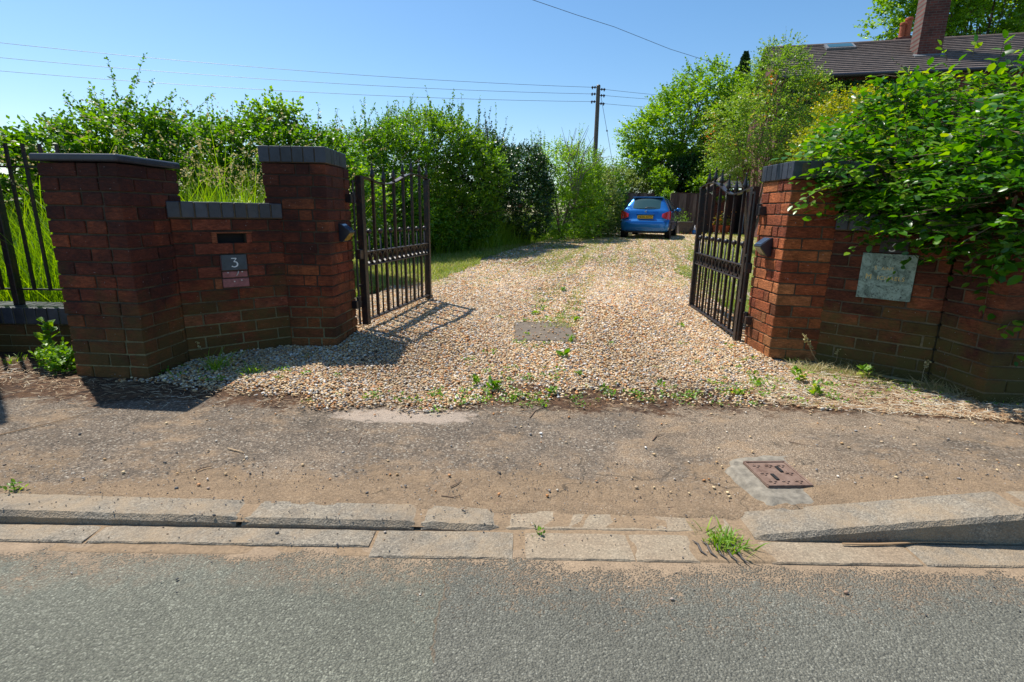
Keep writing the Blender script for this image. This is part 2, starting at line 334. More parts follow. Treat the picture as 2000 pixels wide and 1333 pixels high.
def tag(o, label=None, cat=None, group=None, kind=None):
    if label: o['label'] = label
    if cat: o['category'] = cat
    if group: o['group'] = group
    if kind: o['kind'] = kind
    return o
def empty(name, loc, rz=0, label=None, cat=None, group=None):
    o = bpy.data.objects.new(name, None); COL.objects.link(o); o.location = loc; o.rotation_euler = (0, 0, rz); o.empty_display_size = .1
    return tag(o, label, cat, group)

class MB:
    """collects polygons"""
    def __init__(s): s.v = []; s.f = []; s.mi = []
    def add(s, vs, fs, mi=0):
        b = len(s.v); s.v += [tuple(v) for v in vs]; s.f += [tuple(b + i for i in f) for f in fs]; s.mi += [mi] * len(fs); return s
    def box(s, lo, hi, mi=0, T=None, jit=0, taper=None):
        x0, y0, z0 = lo; x1, y1, z1 = hi
        vs = [(x0, y0, z0), (x1, y0, z0), (x1, y1, z0), (x0, y1, z0), (x0, y0, z1), (x1, y0, z1), (x1, y1, z1), (x0, y1, z1)]
        if jit: vs = [tuple(c + random.uniform(-jit, jit) for c in v) for v in vs]
        if T: vs = [T(v) for v in vs]
        return s.add(vs, [(0, 3, 2, 1), (4, 5, 6, 7), (0, 1, 5, 4), (1, 2, 6, 5), (2, 3, 7, 6), (3, 0, 4, 7)], mi)
    def tube(s, pts, r, n=6, mi=0, cap=True):
        pts = [Vector(p) for p in pts]; rs = r if isinstance(r, (list, tuple)) else [r] * len(pts)
        rings = []; prev = None
        for i, p in enumerate(pts):
            d = (pts[min(i + 1, len(pts) - 1)] - pts[max(i - 1, 0)])
            if d.length < 1e-9: d = Vector((0, 0, 1))
            d.normalize()
            a = prev if prev is not None else (Vector((0, 0, 1)) if abs(d.z) < .9 else Vector((1, 0, 0)))
            u = (a - d * a.dot(d)); u = u.normalized() if u.length > 1e-6 else d.orthogonal().normalized()
            prev = u; w = d.cross(u)
            rings.append([p + (u * cos(2 * pi * k / n) + w * sin(2 * pi * k / n)) * rs[i] for k in range(n)])
        b = [v for rg in rings for v in rg]; fs = []
        for i in range(len(rings) - 1):
            for k in range(n):
                fs.append((i * n + k, i * n + (k + 1) % n, (i + 1) * n + (k + 1) % n, (i + 1) * n + k))
        if cap: fs += [tuple(reversed(range(n))), tuple((len(rings) - 1) * n + k for k in range(n))]
        return s.add(b, fs, mi)
    def lathe(s, prof, c, n=16, mi=0, T=None):
        vs = []; fs = []
        for r, z in prof:
            for k in range(n):
                v = (c[0] + r * cos(2 * pi * k / n), c[1] + r * sin(2 * pi * k / n), c[2] + z)
                vs.append(T(v) if T else v)
        for i in range(len(prof) - 1):
            for k in range(n): fs.append((i * n + k, i * n + (k + 1) % n, (i + 1) * n + (k + 1) % n, (i + 1) * n + k))
        fs += [tuple(reversed(range(n))), tuple((len(prof) - 1) * n + k for k in range(n))]
        return s.add(vs, fs, mi)
    def prism(s, poly, z0, z1, mi=0, T=None):
        n = len(poly); vs = [(x, y, z0) for x, y in poly] + [(x, y, z1) for x, y in poly]
        if T: vs = [T(v) for v in vs]
        return s.add(vs, [tuple(reversed(range(n))), tuple(n + i for i in range(n))] + [(i, (i + 1) % n, n + (i + 1) % n, n + i) for i in range(n)], mi)
    def build(s, name, mats, parent=None, smooth=False, bevel=0, seg=1, sub=0, world=True):
        me = bpy.data.meshes.new(name); me.from_pydata(s.v, [], s.f)
        me.polygons.foreach_set('material_index', s.mi); me.update()
        o = link(name, me, mats, parent, smooth)
        if parent is not None and world:
            o.matrix_parent_inverse = parent_inv(parent)
        if bevel:
            m = o.modifiers.new('bevel', 'BEVEL'); m.width = bevel; m.segments = seg; m.limit_method = 'ANGLE'; m.angle_limit = radians(40)
        if sub:
            m = o.modifiers.new('sub', 'SUBSURF'); m.levels = sub; m.render_levels = sub
        return o
def parent_world(p):
    Mx = Matrix.Translation(p.location) @ p.rotation_euler.to_matrix().to_4x4()
    if p.parent: Mx = parent_world(p.parent) @ p.matrix_parent_inverse @ Mx
    return Mx
def parent_inv(p): return parent_world(p).inverted()
def keep(o, parent):
    o.parent = parent; o.matrix_parent_inverse = parent_inv(parent); return o
def frame(P, az):
    """local (u along az, v inward = left normal, z) -> world"""
    ca, sa = cos(az), sin(az)
    return lambda v: (P[0] + v[0] * ca - v[1] * sa, P[1] + v[0] * sa + v[1] * ca, (P[2] if len(P) > 2 else 0) + v[2])

def text_mesh(s, size, T, extrude=.0006, align='CENTER', space=1.0):
    cu = bpy.data.curves.new('txt', 'FONT'); cu.body = s; cu.size = size; cu.extrude = extrude; cu.align_x = align; cu.space_character = space
    cu.resolution_u = 3
    o = bpy.data.objects.new('txt', cu); COL.objects.link(o)
    dg = bpy.context.evaluated_depsgraph_get(); me = bpy.data.meshes.new_from_object(o.evaluated_get(dg))
    bpy.data.objects.remove(o)
    for v in me.vertices: v.co = T(v.co)
    return me

# ------------------------------------------------------------------ terrain
def smooth(a, b, x):
    t_ = np.clip((np.asarray(x, float) - a) / (b - a), 0, 1); return t_ * t_ * (3 - 2 * t_)
def kerbtop(x):
    x = np.asarray(x, float)
    return np.interp(x, [-2.7, -1.8, -.89, -.31, -.28, -.03, .0, .77, .80, 1.67, 3], [-.89, -.962, -.975, -.981, -.982, -.993, -.996, -.999, -.990, -.893, -.893])
def hz(x, y):
    x = np.asarray(x, float); y = np.asarray(y, float)
    k = kerbtop(x) - .006
    pav = k + (-.962 - k) * smooth(1.6, 2.7, y)
    z = np.where(y < 1.6, -1.006, pav)
    z = z + .012 * smooth(2.7, 4, y)
    z = z + np.clip(y - 4, 0, 25) * .0122
    z = z + .22 * smooth(-1.95, -2.6, x) * smooth(3.6, 4.6, y) - .25*smooth(60,200,y)
    return z
def grid(name, xs, ys, f, mat, lab=None):
    X, Y = np.meshgrid(xs, ys); Z = f(X, Y); V = np.stack([X, Y, Z], -1).reshape(-1, 3)
    nx, ny = len(xs), len(ys); i = np.arange((ny - 1) * (nx - 1)); r, c_ = i // (nx - 1), i % (nx - 1); a = r * nx + c_
    o = link(name, mesh_np(name, V, np.stack([a, a + 1, a + nx + 1, a + nx], 1)), mat, smooth=True)
    return tag(o, kind='structure')
rg = np.random.default_rng(7)
def wob(x, y, s, seed):
    q = np.random.default_rng(seed); r = 0
    for i in range(5):
        a = q.uniform(0, 2 * pi); k = s * q.uniform(.6, 1.9); r = r + np.sin(k * (x * cos(a) + y * sin(a)) + q.uniform(0, 6.28))
    return r / 5
gx = np.concatenate([np.linspace(-900, -40, 14), np.linspace(-32, 32, 90), np.linspace(40, 900, 14)])
gy = np.concatenate([np.linspace(-60, 3, 12), np.linspace(3.4, 40, 100), np.linspace(45, 1200, 30)])
grid('ground', gx, gy, lambda X, Y: hz(X, Y) - .07 + .015 * wob(X, Y, 2.2, 3), MT['ground'])
grid('road', np.linspace(-30, 30, 240), np.linspace(-7, 1.40, 60), lambda X, Y: -1.006 + .0035 * wob(X, Y, 2.0, 5) - .012 * smooth(-1, -6, Y), MT['road'])
grid('pavement', np.linspace(-8, 8, 700), np.concatenate([np.linspace(1.56, 1.66, 12), np.linspace(1.68, 2.86, 64)]), lambda X, Y: hz(X, np.maximum(Y, 1.601)) + (.0035 + .006 * wob(X, Y * 1.5, 11, 43) + .003 * wob(X, Y, 40, 44) - .012 * smooth(1.60, 1.56, Y)) * smooth(1.70, 1.63, Y) + .004 * wob(X, Y, 5, 9) * smooth(1.6, 1.75, Y) + .003 * wob(X, Y, 17, 10) * smooth(1.6, 1.75, Y), MT['pavement'])
dx = np.linspace(-3.0, 11, 200)
for nm_, a_, b_ in (('verge', -14, -2.02), ('verge', 2.0, 14)):
    grid(nm_, np.linspace(a_, b_, 300), np.linspace(2.845, 3.75, 40), lambda X, Y: hz(X, np.minimum(Y, 3.5)) - .004 + .010 * wob(X, Y, 6, 9) + .005 * wob(X, Y, 19, 10), MT['pavement'])
grid('driveway', np.linspace(-2.04, 2.2, 140), np.linspace(2.80, 6.0, 80), lambda X, Y: hz(X, Y) - .001 + .006 * wob(X, Y, 3, 11) - .10*smooth(-1.5,-2.2,X)*smooth(3.3,3.7,Y), MT['gravel_bed'])
X_, Y_ = None, None
grid('driveway_far', np.linspace(-2.6, 10.5, 120), np.linspace(5.98, 24, 120), lambda X, Y: hz(X, Y) + .002 + .008 * wob(X, Y, 1.2, 12) - .12*smooth(-1.0,-2.2,X), MT['gravel_bed'])

# sand-filled strip under the channel and kerb stones
grid('gutter_sand', np.linspace(-6, 3.4, 900), np.linspace(1.345, 1.515, 26), lambda X, Y: -1.0065 + .0038 * wob(X * .6, Y * 2.5, 7, 41) + .0022 * wob(X, Y, 34, 42) + .0030 * smooth(-.2, .5, X) * smooth(1.5, 1.2, X) - .02*smooth(1.36,1.345,Y), MT['sand'])

# ------------------------------------------------------------------ kerb stones
random.seed(4)
def stone(name, x0, x1, y0, y1, ztop0, ztop1, zb, mat, r=.008, wear=.0015, wtop=0):
    """a kerb stone as a grid-topped, worn block; wtop bevels the road-side arris"""
    nx, ny = max(3, int((x1 - x0) / .03)), 5
    mb = MB(); vs = []; q = random.Random(hash((round(x0, 2), round(y0, 2))) % 9999)
    ys = [y0, y0 + wtop + .004, y0 + (y1 - y0) * .5, y1 - .006, y1]
    V = []; 
    for j, y in enumerate(ys):
        for i in range(nx + 1):
            u = i / nx; x = x0 + (x1 - x0) * u; zt = ztop0 + (ztop1 - ztop0) * u
            ex = min(i, nx - i)
            z = zt - (r if j in (0, ny - 1) else 0) - (r * .8 if ex == 0 else 0) + q.uniform(-wear, wear)
            if j == 0: z -= wtop * .8
            V.append((x + (q.uniform(-.002, .002)), y + q.uniform(-wear, wear), z))
    nt = len(V)
    for j in (0, ny - 1):
        for i in range(nx + 1): V.append((V[j * (nx + 1) + i][0], V[j * (nx + 1) + i][1], zb))
    F = []
    for j in range(ny - 1):
        for i in range(nx): a = j * (nx + 1) + i; F.append((a, a + 1, a + nx + 2, a + nx + 1))
    for i in range(nx):
        F.append((nt + i, nt + i + 1, i + 1, i)); a = (ny - 1) * (nx + 1) + i; b = nt + nx + 1 + i; F.append((a, a + 1, b + 1, b))
    for i in (0, nx):
        c = [j * (nx + 1) + i for j in range(ny)] + [nt + nx + 1 + i, nt + i]
        F.append(tuple(c) if i else tuple(reversed(c)))
    mb.add(V, F); o = mb.build(name, mat, smooth=False); return o
KG = 'kerb stones along the pavement edge'; CG = 'channel blocks along the gutter'
for a, b, z0, z1, lab in [(-1.775, -.892, -.962, -.975, 'long dropped kerb stone at the left end of the row with a dark worn edge'),
                     (-.872, -.312, -.977, -.981, 'short dropped kerb stone left of the middle, between two mortar gaps'),
                     (-.288, -.035, -.982, -.994, 'smallest dropped kerb stone, half buried in sand'),
                     (-.02, .765, -.9995, -1.003, 'sunken sandy kerb stone with only its edge showing before the ramp')]:
    tag(stone('kerb_stone', a, b, 1.495, 1.612, z0, z1, -1.05, MT['kerb'] if b < 0 else MT['sandy'], wtop=.010), lab, 'kerb', KG)
tag(stone('kerb_stone', .79, 1.672, 1.462, 1.612, -.991, -.893, -1.05, MT['kerb'], wtop=.008), 'tapered ramp kerb stone rising to the right with a shaded face', 'kerb', KG)
tag(stone('kerb_stone', 1.684, 2.6, 1.462, 1.612, -.893, -.893, -1.05, MT['kerb'], wtop=.008), 'full height kerb stone at the right edge past the ramp', 'kerb', KG)
tag(stone('kerb_stone', -2.70, -1.80, 1.495, 1.612, -.89, -.962, -1.05, MT['kerb'], wtop=.008), 'kerb stone at the left edge of the picture rising away from the dropped row', 'kerb', KG)
for i_, (a, b) in enumerate([(2.612, 3.52), (3.532, 4.44), (4.452, 5.36)]): tag(stone('kerb_stone', a, b, 1.462, 1.612, -.893, -.893, -1.05, MT['kerb'], wtop=.008), 'full height kerb stone %s beyond the right edge of the picture' % ['just', 'second', 'third'][i_], 'kerb', KG)
for i_, (a, b) in enumerate([(-3.62, -2.71), (-4.54, -3.63)]): tag(stone('kerb_stone', a, b, 1.495, 1.612, -.89, -.89, -1.05, MT['kerb'], wtop=.008), 'full height kerb stone %s beyond the left edge of the picture' % ['just', 'second'][i_], 'kerb', KG)
for a, b, m, lab in [(-2.22, -1.315, 'kerb', 'leftmost channel block running out of the picture at the left'),
               (-1.303, -.432, 'kerb', 'pale speckled channel block under the long dropped kerb stone'),
               (-.418, .012, 'kerb', 'short grey channel block with a chipped right end'),
               (.052, .380, 'sandy', 'sandy brown channel block in the middle of the row'),
               (.386, .575, 'sandy', 'short sand covered channel block left of the drain grate'),
               (.79, 1.245, 'sandy', 'sand covered channel block under the ramp kerb'),
               (1.256, 2.15, 'kerb', 'clean grey channel block at the right edge below the ramp kerb')]:
    tag(stone('channel_block', a, b, 1.352 if a > -1 else 1.40, 1.487 if a < .7 else 1.458, -1.0, -1.0, -1.05, MT[m], r=.004, wear=.001), lab, 'kerb block', CG)

grid('joint_sand', np.linspace(-6, 3, 400), np.linspace(1.4985, 1.6015, 6), lambda X, Y: kerbtop(X) - .004 - .010 * smooth(1.52, 1.4985, Y) + .002 * wob(X, Y, 20, 4), MT['sand'])
# ------------------------------------------------------------------ stop-tap cover
cv = empty('access_cover', (1.03, 1.82, -.965), 0, 'small rusty square iron access cover set in cement on the pavement', 'manhole cover')
zc = float(hz(1.03, 1.82)) + .004
pa = [(.86, 1.89), (.93, 1.985), (1.06, 2.0), (1.17, 1.985), (1.215, 1.93), (1.20, 1.80), (1.185, 1.68), (1.10, 1.615), (.98, 1.61), (.90, 1.625), (.87, 1.74)]
mb = MB(); n_ = len(pa); cx_, cy_ = 1.03, 1.81
ring = []
q = random.Random(3)
outer = []
for i in range(n_):
    for k in range(4):
        u = k / 4; a, b = pa[i], pa[(i + 1) % n_]
        x = a[0] + (b[0] - a[0]) * u + q.uniform(-.008, .008); y = a[1] + (b[1] - a[1]) * u + q.uniform(-.006, .006); outer.append((x, y))
V = [(x, y, float(hz(x, y)) - .002) for x, y in outer] + [(cx_ + (x - cx_) * .9, cy_ + (y - cy_) * .9, zc + .003 + q.uniform(-.002, .002)) for x, y in outer] + [(cx_, cy_, zc + .002)]
N = len(outer); F = [(i, (i + 1) % N, N + (i + 1) % N, N + i) for i in range(N)] + [(N + i, N + (i + 1) % N, 2 * N) for i in range(N)]
mb.add(V, F); mb.build('cement_surround', MT['surround'], cv, smooth=True)
lid = MB(); LT = frame((.948, 1.722, zc), radians(3))
lid.box((0, 0, -.01), (.172, .196, .010), T=LT)
lidp = lid
for (x0, y0, x1, y1) in [(0, 0, .172, .009), (0, .187, .172, .196), (0, .009, .009, .187), (.163, .009, .172, .187)]: lid.box((x0 + .0005, y0 + .0005, .010), (x1 - .0005, y1 - .0005, .0145), T=LT)
for i in range(3):
    for j in range(3):
        if (i, j) == (1, 1): continue
        x, y = .035 + i * .05, .035 + j * .062
        lid.box((x - .015, y - .004, .0098), (x + .015, y + .004, .0142), T=frame(LT((x, y, 0))[:2] + (LT((0, 0, 0))[2],), radians(45 if (i + j) % 2 else -45)) if False else LT)
        lid.box((x - .004, y - .016, .0096), (x + .004, y + .016, .0138), T=LT)
lo_ = lid.build('lid', MT['rust'], cv, bevel=.0015)
for (a_, b_) in ((.055, .045), (.105, .105)): MB().box((a_, b_, .0102), (a_ + .012, b_ + .044, .0148), T=LT).build('key_slot', MT['dark_hole'], lo_)

# concrete slab in the gravel
o = MB().box((.02, 3.84, -1.0), (.50, 4.52, float(hz(.3, 4.2)) + .017)).build('inspection_slab', MT['slab'], bevel=.012)
tag(o, 'flat brown concrete slab sunk in the middle of the gravel drive', 'slab')

# drain grate with curved slats
dg = empty('drain_grate', (.65, 1.40, -1.0), 0, 'silted gully grate with dark curved slats poking out of the sand', 'drain')
mb = MB(); q = random.Random(8)
for i in range(5):
    x = .595 + i * .028; pts = [(x - .012 + .02 * k / 4 + .006 * sin(k * 1.6), 1.452 - .075 * k / 4 - .01 * i * (k / 4), -.9975) for k in range(5)]
    mb.tube(pts, [.001, .0035, .004, .0035, .001], 6)
mb.build('slats', simple('silted_iron', (.075, .065, .058), .8, var=.4, vs=60), dg)
o = MB().box((.585, 1.355, -1.03), (.76, 1.46, -1.009)).build('silt', MT['sand'], dg)

# ------------------------------------------------------------------ brick walls
ZB = -.985
def course_bricks(mb, P, az, L, depth, k, z, first, last, mi=0, rng=random):
    """one course along a face; first/last: True if this face owns the corner on this course"""
    T = frame(P, az); x = 0 if first else .1125 + 0
    end = L if last else L - .1125
    x = 0.0 if first is True else (first if isinstance(first, float) else .1125)
    return T, x, end
def brick_solid(name, poly, z0, ncourse, mats, parent, closed=True, faces=None, thick=.1025, seed=1, salmon=None):
    """brick skin round a polygon footprint (counter-clockwise), solid mortar core"""
    rr = random.Random(seed); mb = MB(); n = len(poly)
    cen = (sum(p[0] for p in poly) / n, sum(p[1] for p in poly) / n)
    H = ncourse * .075
    # core
    core = []
    for i in range(n):
        a, b, c_ = Vector(poly[i - 1]), Vector(poly[i]), Vector(poly[(i + 1) % n])
        d1 = (b - a).normalized(); d2 = (c_ - b).normalized(); n1 = Vector((-d1.y, d1.x)); n2 = Vector((-d2.y, d2.x))
        m = (n1 + n2); s_ = .0075 / max(.3, m.length_squared / 2) ; core.append(tuple(b + m * s_))
    mb.prism(core, z0, z0 + H - .004, 1)
    for i in range(n):
        if faces is not None and i not in faces: continue
        a, b = poly[i], poly[(i + 1) % n]; L = hypot(b[0] - a[0], b[1] - a[1]); az = atan2(b[1] - a[1], b[0] - a[0]); T = frame(a, az)
        def square(j):  # is the corner at vertex j about 90 degrees and both faces bricked
            p, q_, r_ = poly[j - 1], poly[j % n], poly[(j + 1) % n]
            a1 = atan2(q_[1] - p[1], q_[0] - p[0]); a2 = atan2(r_[1] - q_[1], r_[0] - q_[0]); dd = (a2 - a1 + 3 * pi) % (2 * pi) - pi
            fs = range(n) if faces is None else faces
            return abs(dd - pi / 2) < .3 and ((j - 1) % n in fs) and (j % n in fs)
        s0, s1 = square(i), square((i + 1) % n)
        def cot(j):
            p, q_, r_ = poly[j - 1], poly[j % n], poly[(j + 1) % n]; dd = (atan2(r_[1] - q_[1], r_[0] - q_[0]) - atan2(q_[1] - p[1], q_[0] - p[0]) + 3 * pi) % (2 * pi) - pi
            return cos(dd) / sin(dd)
        for k in range(ncourse):
            z = z0 + k * .075; odd = (k + seed) % 2; first = True
            own0 = (not odd) if s0 else True; own1 = odd if s1 else True
            x = 0 if own0 else .1125; end = L if own1 else L - .1125
            if not s0 and odd: bl = [.1025]
            elif s0 and own0: bl = []
            else: bl = []
            first = True
            while end - x > .02:
                w = bl.pop(0) if bl else .215
                if end - x - w < .06: w = end - x if end - x <= .25 else (end - x) / 2 - .005
                w = min(w, end - x); j = .0021
                pr = rr.uniform(-.0022, .0030)
                e0 = pr if (first and s0 and own0) else 0; e1 = pr if (end - x - w < .001 and s1 and own1) else 0
                mi = 0
                if salmon and salmon(T((x + w / 2, 0, z))): mi = 2
                if not faces or True:
                    lo = (x - e0, -pr, z + .0045); hi = (x + w + e1, .1025, z + .0705)
                    c0 = cot(i) * .1025 if (first and s0 and own0) else 0; c1 = cot((i + 1) % n) * .1025 if (end - x - w < .001 and s1 and own1) else 0
                    TS = (lambda v, m=(lo[0] + hi[0]) / 2, c0=c0, c1=c1: T((v[0] + ((-c0 if v[0] < m else c1) if v[1] > .05 else 0), v[1], v[2])))
                    mb.box(lo, hi, mi, T=TS, jit=j)
                x += w + .010; first = False
    return mb.build(name, mats, parent, bevel=.0035)
def blue_coping(name, P, az, L, depth, z0, z1, parent, ov=.012, mats=None, w=.065, own=True, depth0=None):
    """bricks on edge laid across the wall"""
    T = frame(P, az); mb = MB(); nb = max(1, round(L / (w + .01))); st = L / nb; rr = random.Random(int(L * 1000))
    for i in range(nb):
        mb.box((i * st + .003, -ov + rr.uniform(-.0015, .0015), z0 + .004), ((i + 1) * st - .004, depth + ov, z1 + rr.uniform(-.001, .001)), 0, T=T)
    mb.box((.004, -ov + .006, z0), (L - .004, depth + ov - .006, z1 - .006), 1, T=T)
    return mb.build(name, mats or [MT['blue_brick'], MT['mortar_right']], parent, bevel=.005, seg=2)

BL = [MT['brick_left'], MT['mortar_left'], MT['brick_salmon']]
A4 = radians(-4.4)
# left outer pillar P1: front face from (-2.543,2.911) to (-2.095,2.845), side to (-2.084,3.205)
pl = empty('brick_pillar', (-2.30, 3.08, ZB), 0, 'sooty dark brick pillar with thin flat coping left of the letter slot wall', 'brick pillar')
pA, pB = (-2.543, 2.893), (-2.095, 2.858); pC = (-2.078, 3.34); pD = (-2.52, 3.37)
ncL = 16
brick_solid('brickwork', [pA, pB, pC, pD], .231 - ncL * .075, 16, BL, pl, seed=3)
mb = MB(); mb.prism([(pA[0] - .022, pA[1] - .02), (pB[0] + .02, pB[1] - .022), (pC[0] + .02, pC[1] + .01), (pD[0] - .02, pD[1] + .01)], .233, .272); mb.build('coping', MT['blue_brick'], pl, bevel=.011, seg=3)
MB().prism([(pA[0] - .005, pA[1] - .012), (pB[0] + .012, pB[1] - .012), (pC[0] + .012, pC[1]), (pD[0] - .005, pD[1])], -1.06, -.9715).build('footing', MT['mortar_left'], pl, bevel=.01)

# letter slot wall, azimuth 41
azC = radians(40.998); cA = (-2.080, 3.208); cB = (-1.588, 3.636); LC = hypot(cB[0] - cA[0], cB[1] - cA[1])
TC = frame(cA, azC)
wl = empty('brick_wall', (-1.85, 3.5, ZB), 0, 'low angled brick wall with a letter slot and blue brick top left of the gate', 'brick wall')
n1 = (-sin(azC), cos(azC))
cC = (cB[0] + n1[0] * .215 + cos(azC)*.05, cB[1] + n1[1] * .215+ sin(azC)*.05); cD = (cA[0] + n1[0] * .215 , cA[1] + n1[1] * .215)
def near_slot(p):
    u = (p[0] - cA[0]) * cos(azC) + (p[1] - cA[1]) * sin(azC)
    return .16 < u < .50 and -.53 < p[2] < -.12 or (abs(u - .3) < .3 and -.75 < p[2] < -.62)
# build with a hole: bricks laid, slot cut by leaving bricks out
rr = random.Random(11); mb = MB()
z0 = -.059 - 12 * .075
mb.box((.004, .0075, z0), (LC - .004, .21, -.215), 1, T=TC); mb.box((.004, .0075, -.215), (.249, .21, -.06), 1, T=TC); mb.box((.415, .0075, -.215), (LC - .004, .21, -.06), 1, T=TC)
mb.box((.249, .0075, -.1535), (.415, .21, -.06), 1, T=TC); mb.box((.249, .11, -.215), (.415, .21, -.1535), 1, T=TC)
for k in range(12):
    z = z0 + k * .075; x = 0; first = True
    segs = [(.004, LC - .004)]
    if k == 10: segs = [(.004, .214), (.452, LC - .004)]
    if k in (6, 7, 8): segs = [(.004, .245), (.410, LC - .004)]
    if k == 6: segs = [(.004, .245), (.410, LC - .004)]
    for (a, b) in segs:
        x = a; bl = [.1025] if k % 2 else [.19]
        while b - x > .02:
            w = bl.pop(0) if bl else .215
            if b - x - w < .05: w = b - x
            zz1 = z + .0705
            mi = 2 if near_slot(TC((x + w / 2, 0, z))) and rr.random() < .55 else 0
            pr = rr.uniform(-.0015, .002); mb.box((x, -pr, z + .0045), (x + w, .085, zz1), mi, T=TC, jit=.001); x += w + .01
for x0, x1 in ((.214, .245), (.419, .452)): mb.box((x0, -.002, -.213), (x1, .085, -.150), 2, T=TC)
mb.box((.247, 0, -.59 + .0), (.327, .085, -.508), 2, T=TC) if False else None
mb.build('brickwork', BL, wl, bevel=.003)
MB().box((.212, -.008, -.1495), (.454, .03, -.1405), T=TC).build('slot_lintel', MT['brick_salmon'], wl, bevel=.002)
MB().box((.25, .05, -.2145), (.414, .109, -.154), T=TC).build('letter_slot', MT['dark_hole'], wl)
bx = MB(); bx.box((.249, -.003, -.388), (.405, .02, -.292), T=TC)
bx.box((.252, -.001, -.436), (.402, .02, -.396), T=TC); bx.box((.249, -.0015, -.500), (.408, .02, -.443), T=TC)
bd = bx.build('collection_door', MT['pink_paint'], wl, bevel=.003)
for (u, z) in [(.285, -.402), (.37, -.400), (.318, -.462), (.362, -.456)]: MB().tube([TC((u, .0, z)), TC((u, -.0045, z))], .0045, 10).build('screw', MT['screw'], bd)
kk = MB(); kk.tube([TC((.335, -.001, -.425)), TC((.342, -.012, -.408)), TC((.347, -.004, -.395))], .003, 6); kk.build('lock', MT['screw'], bd)
blue_coping('coping', TC((-.012, 0, 0))[:2], azC, LC + .02, .215, -.058, .043, wl)
MB().prism([TC((0, -.012, 0))[:2], TC((LC, -.012, 0))[:2], TC((LC, .2, 0))[:2], TC((0, .2, 0))[:2]], -1.06, -.962).build('footing', MT['mortar_left'], wl, bevel=.008)
# number plate 3
def three(T, s, mi=0):
    """serif-free flat-topped 3 in stroke geometry, height s, on plane v=0 facing -v"""
    mb = MB(); up = [(-.27, .93), (.24, .93), (-.05, .56)]; arc = [(-.05, .56), (.12, .56), (.25, .48), (.31, .34), (.29, .18), (.18, .06), (.0, .0), (-.17, .03), (-.28, .10)]
    def stroke(pts, ws):
        L_ = []; R_ = []
        for i, p in enumerate(pts):
            a = pts[max(i - 1, 0)]; b = pts[min(i + 1, len(pts) - 1)]; d = Vector((b[0] - a[0], b[1] - a[1])).normalized(); nn = Vector((-d.y, d.x)) * ws[i] / 2
            L_.append((p[0] + nn.x, p[1] + nn.y)); R_.append((p[0] - nn.x, p[1] - nn.y))
        for i in range(len(pts) - 1):
            q4 = [L_[i], L_[i + 1], R_[i + 1], R_[i]]
            vs = [T((x * s, -.0012, y * s)) for x, y in q4] + [T((x * s, 0, y * s)) for x, y in q4]
            mb.add(vs, [(0, 1, 2, 3), (4, 7, 6, 5), (0, 4, 5, 1), (1, 5, 6, 2), (2, 6, 7, 3), (3, 7, 4, 0)])
    stroke(up[:2], [.10, .09]); stroke(up[1:], [.07, .08]); stroke(arc, [.08, .10, .13, .15, .15, .13, .10, .09, .12])
    return mb
npz = empty('number_plate', TC((.325, -.004, -.388)), 0, 'dark slate plate with a white 3 under the letter slot', 'house number')
MB().box((.251, -.012, -.386), (.401, -.0035, -.288), T=TC).build('plate', MT['slate'], npz, bevel=.001)
TT = lambda v: TC((.326 + v[0], -.0124 + v[1], -.366 + v[2])); three(TT, .060).build('numeral', MT['white_paint'], npz)
for u in (.268, .384): MB().tube([TC((u, -.0118, -.338)), TC((u, -.0135, -.338))], .003, 8).build('screw', MT['lamp_black'], npz)

# left gate pier
pr_ = empty('brick_pier', (-1.45, 3.85, ZB), 0, 'dark red brick gate pier with blue brick cap on the left of the drive', 'gate pier')
qA, qB, qC, qD = (-1.690, 3.636), (-1.270, 3.640), (-1.245, 4.075), (-1.665, 4.071)
BP = [MT['brick_pier'], MT['mortar_left'], MT['brick_salmon']]
brick_solid('brickwork', [qA, qB, qC, qD], .308 - 17 * .075, 17, BP, pr_, seed=6)
mb = MB()
def cap(parent, A, B, C_, D_, z0, z1, nb_f, nb_s, mats, ov=.014):
    mb = MB(); rr = random.Random(nb_f); L = hypot(B[0] - A[0], B[1] - A[1]); az = atan2(B[1] - A[1], B[0] - A[0]); T = frame(A, az); D = hypot(C_[0] - B[0], C_[1] - B[1])
    mb.box((-ov + .006, -ov + .006, z0), (L + ov - .006, D + ov - .006, z1 - .008), 1, T=T)
    W_ = .215; st = (L + 2 * ov) / nb_f
    # front and back rows of bricks on edge running in depth
    for i in range(nb_f):
        mb.box((-ov + i * st + .003, -ov + rr.uniform(-.001, .001), z0 + .003), (-ov + (i + 1) * st - (.003 if i < nb_f - 1 else 0), (.1 if True else D), z1), 0, T=T)
        mb.box((-ov + i * st + .003, D - .1, z0 + .003), (-ov + (i + 1) * st - .003, D + ov, z1), 0, T=T)
    st2 = (D - .2) / nb_s
    for i in range(nb_s):
        mb.box((L - .12, .1 + i * st2 + .003, z0 + .003), (L + ov + rr.uniform(-.001, .001), .1 + (i + 1) * st2 - .003, z1), 0, T=T)
        mb.box((-ov, .1 + i * st2 + .003, z0 + .003), (.12, .1 + (i + 1) * st2 - .003, z1), 0, T=T)
    # saw marks: end brick faces along the depth on the side
    mb.box((.12, .1, z1 - .03), (L - .12, D - .1, z1 - .002), 0, T=T)
    return mb.build('cap', mats, parent, bevel=.004, seg=2)
cap(pr_, qA, qB, qC, qD, .308, .412, 6, 4, [MT['blue_brick'], MT['mortar_right']])

